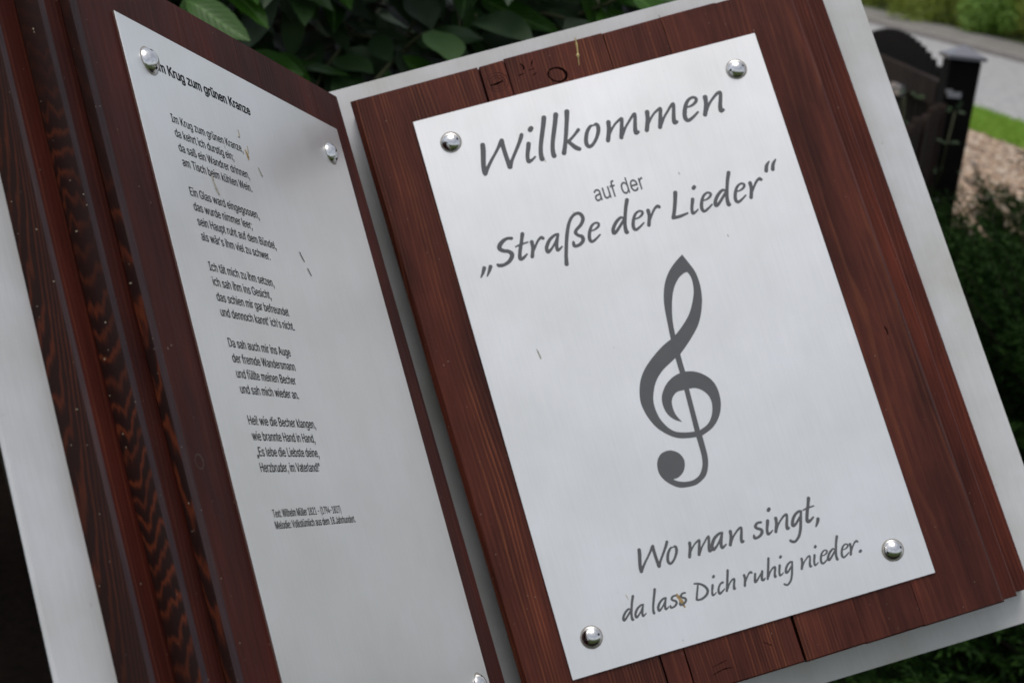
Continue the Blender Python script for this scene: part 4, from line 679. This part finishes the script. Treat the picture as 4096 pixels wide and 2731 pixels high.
# ---- plates
def plate(fr, label):
    A = 1.5661
    V = []; e = .0003
    for z, i in ((-.0048, 0), (-.0006, 0), (0.0, e)):
        V += [((i)*U, -(i)*U, z*U), ((1-i)*U, -i*U, z*U), ((1-i)*U, -(A-i)*U, z*U), (i*U, -(A-i)*U, z*U)]
    F = [(0, 1, 2, 3), (11, 10, 9, 8)]
    for k in range(2):
        for i in range(4):
            j = (i+1) % 4; F.append((k*4+j, k*4+i, (k+1)*4+i, (k+1)*4+j))
    o = link('metal_plate', mesh('metal_plate', V, F, [0, 0]+[1]*4+[0]*4), [M_plateR, M_cut], sign, fr); o['label'] = label
    return o
plR = plate(FR, 'brushed plate with grey welcome lettering and treble clef')
plL = plate(FL, 'brushed plate with small dark song lyrics')

# ---- dome screws with two pin holes
def screw_mesh(rot):
    mb = MB(); r, h = .0272*U, .0150*U; Rs = (r*r+h*h)/(2*h); n = 40; K = 12; V = []; F = []
    prof = [(r*1.0, -.0002), (r, .0008)]
    for k in range(1, K+1):
        x = r*(1-k/K)
        prof.append((x, .0008+math.sqrt(max(Rs*Rs-x*x, 0))-(Rs-h)))
    for x, z in prof[:-1]:
        for i in range(n): V.append((x*math.cos(2*math.pi*i/n), x*math.sin(2*math.pi*i/n), z))
    V.append((0, 0, prof[-1][1])); L = len(prof)-1
    for k in range(L-1):
        for i in range(n): F.append((k*n+i, k*n+(i+1) % n, (k+1)*n+(i+1) % n, (k+1)*n+i))
    for i in range(n): F.append(((L-1)*n+i, (L-1)*n+(i+1) % n, len(V)-1))
    mb.add(V, F)
    me = mesh('dome_screw', mb.V, mb.F, mb.M, True)
    return me, Rs, h, r
SM, SRs, SH, Sr = screw_mesh(0)
def holes_mesh(ang):
    mb = MB()
    for s in (1, -1):
        d = Sr*.70; x = d*math.cos(ang)*s; y = d*math.sin(ang)*s
        z = .0008+math.sqrt(SRs**2-d*d)-(SRs-SH); nrm = Vector((x, y, z-.0008+(SRs-SH))).normalized(); c = Vector((x, y, z))
        mb.tube([c-nrm*.001, c+nrm*.00012], .00105, 12)
    return mesh('pin_hole', mb.V, mb.F, mb.M)
HM = {0: holes_mesh(0.1), 1: holes_mesh(1.6)}
def screw(parent, u, v, k):
    o = bpy.data.objects.new('dome_screw', SM); COL.objects.link(o)
    if not SM.materials: SM.materials.append(M_nut)
    o.parent = parent; o.matrix_basis = Matrix.Translation((u*U, -v*U, 0.0))
    # the holes are welded into the same sub-part
    me = SM.copy(); b = bmesh.new(); b.from_mesh(me); 
    h = HM[k]; n0 = len(b.faces); b.from_mesh(h); b.faces.ensure_lookup_table()
    for f in b.faces[n0:]: f.material_index = 1
    me.materials.clear(); me.materials.append(M_nut); me.materials.append(M_hole); b.to_mesh(me); b.free(); o.data = me
for u, v in ((.0853, .0848), (.9161, .0895), (.0780, 1.4746), (.9105, 1.4795)): screw(plR, u, v, 0)
for u, v in ((.0880, .0790), (.9100, .0870), (.0850, 1.473), (.9300, 1.4260)): screw(plL, u, v, 1)

def screw_stain():
    for par, P_ in ((plR, ((.0853, .0848), (.9161, .0895), (.0780, 1.4746), (.9105, 1.4795))), (plL, ((.0880, .0790), (.9100, .0870), (.0850, 1.473), (.9300, 1.4260)))):
        for q, (u, v) in enumerate(P_): ring('dirt_ring', u, v, .0285, .0290, .0022, .00006, M_ringdirt, par, q*1.3, q+3)
M_ringdirt = plain('grimy_rim', (.30, .27, .23), .7)
# ---- lettering
def parse_font(t):
    d = {}
    for ln in t.split('\n'):
        if not ln: continue
        c, rest = ln[0], ln[2:]
        adv, _, g = rest.partition(' ')
        pol = []
        if g:
            for q in g.split('/'):
                a = list(map(int, q.split(','))); pol.append(list(zip(a[0::2], a[1::2])))
        d[c] = (int(adv), pol)
    return d
FNT = parse_font(FONT)
def fill_polys(name, polys, z, mat, parent):
    """even-odd fill of closed outlines in metres"""
    cu = bpy.data.curves.new(name, 'CURVE'); cu.dimensions = '2D'; cu.fill_mode = 'BOTH'
    for p in polys:
        sp = cu.splines.new('POLY'); sp.points.add(len(p)-1); sp.use_cyclic_u = True
        for q, (x, y) in zip(sp.points, p): q.co = (x, y, 0, 1)
    tmp = bpy.data.objects.new('tmp', cu); COL.objects.link(tmp)
    bpy.context.view_layer.update()
    me = bpy.data.meshes.new_from_object(tmp.evaluated_get(bpy.context.evaluated_depsgraph_get()))
    bpy.data.objects.remove(tmp); bpy.data.curves.remove(cu)
    me.name = name; n = len(me.vertices); co = np.zeros(n*3, np.float32); me.vertices.foreach_get('co', co); co = co.reshape(-1, 3); co[:, 2] = z; me.vertices.foreach_set('co', co.ravel())
    me.materials.clear()
    b = bmesh.new(); b.from_mesh(me)
    for f in b.faces:
        f.normal_update()
        if f.normal.z < 0: f.normal_flip()
    b.to_mesh(me); b.free()
    return link(name, me, [mat], parent, Matrix.Identity(4))
def marching(Fd, X, Y):
    V = []; F = []; idx = {}
    def gv(i, j):
        k = ('g', i, j)
        if k not in idx: idx[k] = len(V); V.append((X[j], Y[i]))
        return idx[k]
    def ev(i, j, i2, j2):
        k = (i, j, i2, j2) if (i, j) < (i2, j2) else (i2, j2, i, j)
        if k not in idx:
            a, b = Fd[k[0], k[1]], Fd[k[2], k[3]]; t = a/(a-b)
            idx[k] = len(V); V.append((X[k[1]]+(X[k[3]]-X[k[1]])*t, Y[k[0]]+(Y[k[2]]-Y[k[0]])*t))
        return idx[k]
    ins = Fd < 0
    ii, jj = np.nonzero(ins[:-1, :-1] | ins[1:, :-1] | ins[:-1, 1:] | ins[1:, 1:])
    for i, j in zip(ii.tolist(), jj.tolist()):
        c = [(i, j), (i, j+1), (i+1, j+1), (i+1, j)]; poly = []
        for q in range(4):
            a = c[q]; b = c[(q+1) % 4]
            if ins[a]: poly.append(gv(*a))
            if ins[a] != ins[b]: poly.append(ev(*a, *b))
        if len(poly) >= 3: F.append(tuple(poly))
    return V, F
FG = {}
def font_glyph(c, bold, h=13.):
    """nonzero-winding fill of the outline, thickened by `bold` font units"""
    if (c, bold) in FG: return FG[(c, bold)]
    pol = FNT[c][1]
    if not pol: FG[(c, bold)] = ([], []); return FG[(c, bold)]
    P = np.array([q for p in pol for q in p], float); x0, y0 = P.min(0)-bold-h*2; x1, y1 = P.max(0)+bold+h*2
    X = np.arange(x0, x1+h, h)+.37; Y = np.arange(y0, y1+h, h)+.41; gx, gy = np.meshgrid(X, Y); D = np.full(gx.shape, 1e9); Wn = np.zeros(gx.shape, int)
    for p in pol:
        for a, b in zip(p, p[1:]+p[:1]):
            dx, dy = b[0]-a[0], b[1]-a[1]; L2 = dx*dx+dy*dy+1e-9
            t = np.clip(((gx-a[0])*dx+(gy-a[1])*dy)/L2, 0, 1); D = np.minimum(D, np.hypot(gx-a[0]-t*dx, gy-a[1]-t*dy))
            up = (a[1] <= gy) & (b[1] > gy); dn = (a[1] > gy) & (b[1] <= gy); sd_ = dx*(gy-a[1])-(gx-a[0])*dy
            Wn += (up & (sd_ > 0)).astype(int)-(dn & (sd_ < 0)).astype(int)
    FG[(c, bold)] = marching(np.where(Wn != 0, -D, D)-bold, X, Y)
    return FG[(c, bold)]
def text_line(s, u0, u1, v, cap, mat, parent, bold=0.0):
    w0 = sum(FNT[c][0] for c in s); last = max((p[0] for pl_ in FNT[s[-1]][1] for p in pl_), default=FNT[s[-1]][0])
    w0 = w0-FNT[s[-1]][0]+last; first = min((p[0] for pl_ in FNT[s[0]][1] for p in pl_), default=0)
    kx = (u1-u0)/(w0-first); ky = cap/509.; x = u0-first*kx; V = []; F = []
    for c in s:
        gV, gF = font_glyph(c, bold); n = len(V)
        V += [((x+a*kx)*U, (-v+b_*ky)*U, ZI) for a, b_ in gV]; F += [tuple(i+n for i in f) for f in gF]
        x += FNT[c][0]*kx
    return link('lettering', mesh('lettering', V, F), [mat], parent, Matrix.Identity(4))
V0, DV = .1992, .03075
TXT = [('Im Krug zum grünen Kranze,', 0, .4054), ('da kehrt ich durstig ein;', 1, .3506), ('da saß ein Wandrer drinnen,', 2, .4034), ('am Tisch beim kühlen Wein.', 3, .3992),
 ('Ein Glas ward eingegossen,', 5, .3988), ('das wurde nimmer leer;', 6, .3524), ('sein Haupt ruht auf dem Bündel,', 7, .4441), ("als wär's ihm viel zu schwer.", 8, .4003),
 ('Ich tät mich zu ihm setzen,', 10, .3851), ('ich sah ihm ins Gesicht,', 11, .3555), ('das schien mir gar befreundet', 12, .4199), ("und dennoch kannt' ich's nicht.", 13, .4284),
 ('Da sah auch mir ins Auge', 15, .3768), ('der fremde Wandersmann', 16, .3809), ('und füllte meinen Becher', 17, .3665), ('und sah mich wieder an.', 18, .3623),
 ('Hei! wie die Becher klangen,', 20, .4059), ('wie brannte Hand in Hand,', 21, .3851), ('„Es lebe die Liebste deine,', 22, .3865), ('Herzbruder, im Vaterland!"', 23, .3753)]
ZI = .00012
o = text_line('Im Krug zum grünen Kranze', .1085, .4940, .0905, .0212, M_inkL, plL, 22); o['label'] = 'bold song title'
for s, k, u1 in TXT: text_line(s, .1185, u1, V0+DV*k, .0180, M_inkL, plL, 6)
text_line('Text: Wilhelm Müller 1821 - (1794-1827)', .1215, .4214, .9940, .0150, M_inkL, plL, 4)
text_line('Melodie: Volkstümlich aus dem 18.Jahrhundert.', .1200, .4797, 1.0162, .0150, M_inkL, plL, 4)
text_line('auf der', .4250, .5670, .3548, .0450, M_inkR, plR, 5)

# brush script: every stroke is a centre line with a width, merged through a distance field
def cat(pts, k=6):
    P = [pts[0]]+list(pts)+[pts[-1]]; o = []
    for i in range(1, len(P)-2):
        a, b, c, d = [np.array(q) for q in P[i-1:i+3]]
        for j in range(k):
            t = j/k; o.append(.5*((2*b)+(-a+c)*t+(2*a-5*b+4*c-d)*t*t+(-a+3*b-3*c+d)*t**3))
    o.append(np.array(pts[-1])); return np.array(o)
def glyph_mesh(ch, scale):
    st = [cat(s) for s in GLYPHS[ch]]
    al = np.vstack(st); x0, y0 = al[:, :2].min(0)-.012; x1, y1 = al[:, :2].max(0)+.012
    h = .00135 if scale > .6 else .0019
    X = np.arange(x0, x1, h); Y = np.arange(y0, y1, h); gx, gy = np.meshgrid(X, Y)
    Fd = np.full(gx.shape, 9.)
    for s in st:
        for a, b in zip(s[:-1], s[1:]):
            d = b[:2]-a[:2]; L2 = d@d+1e-12; t = np.clip(((gx-a[0])*d[0]+(gy-a[1])*d[1])/L2, 0, 1)
            # slightly slanted pen: flatten the distance across the nib direction
            ex = gx-(a[0]+t*d[0]); ey = gy-(a[1]+t*d[1]); rr = (a[2]+t*(b[2]-a[2]))*.535
            Fd = np.minimum(Fd, np.hypot(ex, ey)-rr)
    return marching(Fd, X, Y)
GC = {}
SIZE = {1: 1.0, 2: .785, 3: .685, 4: .512}; BL = {1: .1995, 2: .4612, 3: 1.3515, 4: 1.462}
for ln in (1, 2, 3, 4):
    V = []; F = []; sc = SIZE[ln]
    for ch, u in SCRIPT_LINES[ln]:
        if (ch, sc > .6) not in GC: GC[(ch, sc > .6)] = glyph_mesh(ch, sc)
        gV, gF = GC[(ch, sc > .6)]; b = len(V)
        V += [((u+x*sc)*U, (-BL[ln]+y*sc)*U, ZI) for x, y in gV]; F += [tuple(i+b for i in f) for f in gF]
    link('lettering', mesh('lettering', V, F), [M_inkR], plR, Matrix.Identity(4))
def smooth_closed(p, k=4):
    n = len(p); o = []; P = [np.array(q) for q in p]
    cor = []
    for i in range(n):
        a = P[i]-P[i-1]; b = P[(i+1) % n]-P[i]; cs = (a@b)/(np.linalg.norm(a)*np.linalg.norm(b)+1e-12); cor.append(cs < math.cos(rad(42)))
    for i in range(n):
        j = (i+1) % n; b, c = P[i], P[j]
        a = P[i-1] if not cor[i] else b-(c-b)*.5
        d = P[(j+1) % n] if not cor[j] else c+(c-b)*.5
        for q in range(k):
            t = q/k; o.append(tuple(.5*((2*b)+(-a+c)*t+(2*a-5*b+4*c-d)*t*t+(-a+3*b-3*c+d)*t**3)))
    return o
fill_polys('treble_clef', [[(x*U, -y*U) for x, y in smooth_closed(p)] for p in CLEF], ZI, M_inkR, plR)

# ---- small marks: resin, knots, splits, bird dirt
def blob(name, pts, z, h, mat, parent, seed=1):
    """low irregular lump along a list of (u,v,width)"""
    rn = random.Random(seed); mb = MB()
    c = cat(pts, 5); n = len(c); V = []; F = []
    for i, (u, v, wd) in enumerate(c):
        t = c[min(i+1, n-1)][:2]-c[max(i-1, 0)][:2]; t = t/(np.linalg.norm(t)+1e-9); nx, ny = -t[1], t[0]
        wd = wd*rn.uniform(.45, 1.0)*(.75 if name == 'dirt_mark' else 1)
        for s, zz in ((-.5, 0), (-.3, h), (.3, h), (.5, 0)):
            V.append(((u+nx*wd*s)*U, -(v+ny*wd*s)*U, z*U+zz))
    for i in range(n-1):
        for k in range(3): F.append((i*4+k, i*4+k+1, (i+1)*4+k+1, (i+1)*4+k))
    mb.add(V, F); me = mesh(name, mb.V, mb.F, mb.M, True)
    return link(name, me, [mat], parent, Matrix.Identity(4))
blob('resin_streak', [(.5055, -.121, .004), (.504, -.100, .006), (.5005, -.078, .005), (.4985, -.070, .011), (.497, -.060, .005), (.493, -.038, .002)], ZT, .0009, M_resin, pr, 2)
def ring(name, u, v, ru, rv, wd, z, mat, parent, ang=0, seed=1):
    rn = random.Random(seed); N = 36; V = []; F = []
    for i in range(N):
        a = 2*math.pi*i/N; w_ = wd*(1+.9*max(0, math.sin(a*1+2.2))+rn.uniform(-.25, .25))
        for s in (-.5, .5):
            x, y = (ru+w_*s)*math.cos(a), (rv+w_*s)*math.sin(a)
            V.append(((u+x*math.cos(ang)-y*math.sin(ang))*U, -(v+x*math.sin(ang)+y*math.cos(ang))*U, z))
    for i in range(N): j = (i+1) % N; F.append((2*i, 2*j, 2*j+1, 2*i+1))
    return link(name, mesh(name, V, F), [mat], parent, Matrix.Identity(4))
ring('knot_ring', .4264, -.029, .026, .020, .0045, ZT*U+.00006, M_crack, pr, .5)
for kr in (.014, .022, .031): ring('knot_ring', .258, -.052, kr, kr*.9, .0011, ZT*U+.00007, M_knot, pr, .2, int(kr*1000))
ring('knot_ring', -.0886, .8854, .013, .013, .0022, ZT*U+.00006, plain('pale_knot_rim', (.035, .018, .010), .7), pl, .3, 4)
for q, (pts) in enumerate([[(.238, -.0475, .005), (.255, -.0480, .009), (.275, -.052, .005)], [(.335, -.088, .003), (.341, -.075, .008), (.336, -.066, .002)], [(.361, -.071, .002), (.367, -.082, .005), (.372, -.090, .002)],
      [(.320, -.055, .003), (.330, -.056, .005), (.338, -.058, .002)], [(.352, -.062, .003), (.368, -.064, .004)], [(.358, -.045, .003), (.372, -.050, .003)],
      [(.235, -.10, .0012), (.236, -.06, .0014), (.24, -.03, .001)], [(.262, -.105, .001), (.265, -.06, .0012), (.270, -.02, .001)],
      [(.355, 1.655, .002), (.385, 1.648, .004), (.41, 1.650, .002)], [(.36, 1.635, .002), (.40, 1.628, .003)], [(.505, 1.61, .002), (.525, 1.625, .003)],
      [(1.085, .90, .003), (1.088, .915, .006), (1.086, .925, .003)], [(.7545, -.124, .002), (.7560, -.10, .0015), (.757, -.06, .001)]]):
    blob('split_mark', pts, ZT, .00005, M_crack, pr, q)
for q, (pts, m_) in enumerate([([(.408, .146, .004), (.407, .158, .005), (.404, .164, .008)], M_stain), ([(.4175, .190, .003), (.4225, .203, .014), (.4235, .212, .009)], M_stain_b),
      ([(.4325, .178, .002), (.4300, .190, .006), (.4275, .199, .003)], M_stain),
      ([(.460, .222, .002), (.4665, .236, .008), (.470, .242, .003)], M_stain), ([(.228, .287, .006), (.232, .312, .013), (.240, .330, .008)], M_stain),
      ([(.560, .402, .0010), (.566, .414, .0014), (.573, .424, .0007)], M_twig), ([(.580, .438, .0010), (.590, .455, .0012)], M_twig)]):
    blob('dirt_mark', pts, .0002, .0004, m_, plL, q)
for q, (pts, m_) in enumerate([([(.323, 1.430, .008), (.329, 1.448, .016), (.335, 1.470, .010)], M_stain_b), ([(.195, 1.395, .003), (.198, 1.41, .002)], M_stain_b),
      ([(.152, .706, .004), (.1545, .722, .009), (.156, .736, .005)], M_stain), ([(.670, .335, .004), (.6705, .342, .005)], M_stain), ([(.747, .540, .003), (.748, .548, .005)], M_stain),
      ([(.356, .365, .003), (.357, .374, .003)], M_stain)]):
    blob('dirt_mark', pts, .00005, .00003, m_, plR, q+20)
screw_stain()
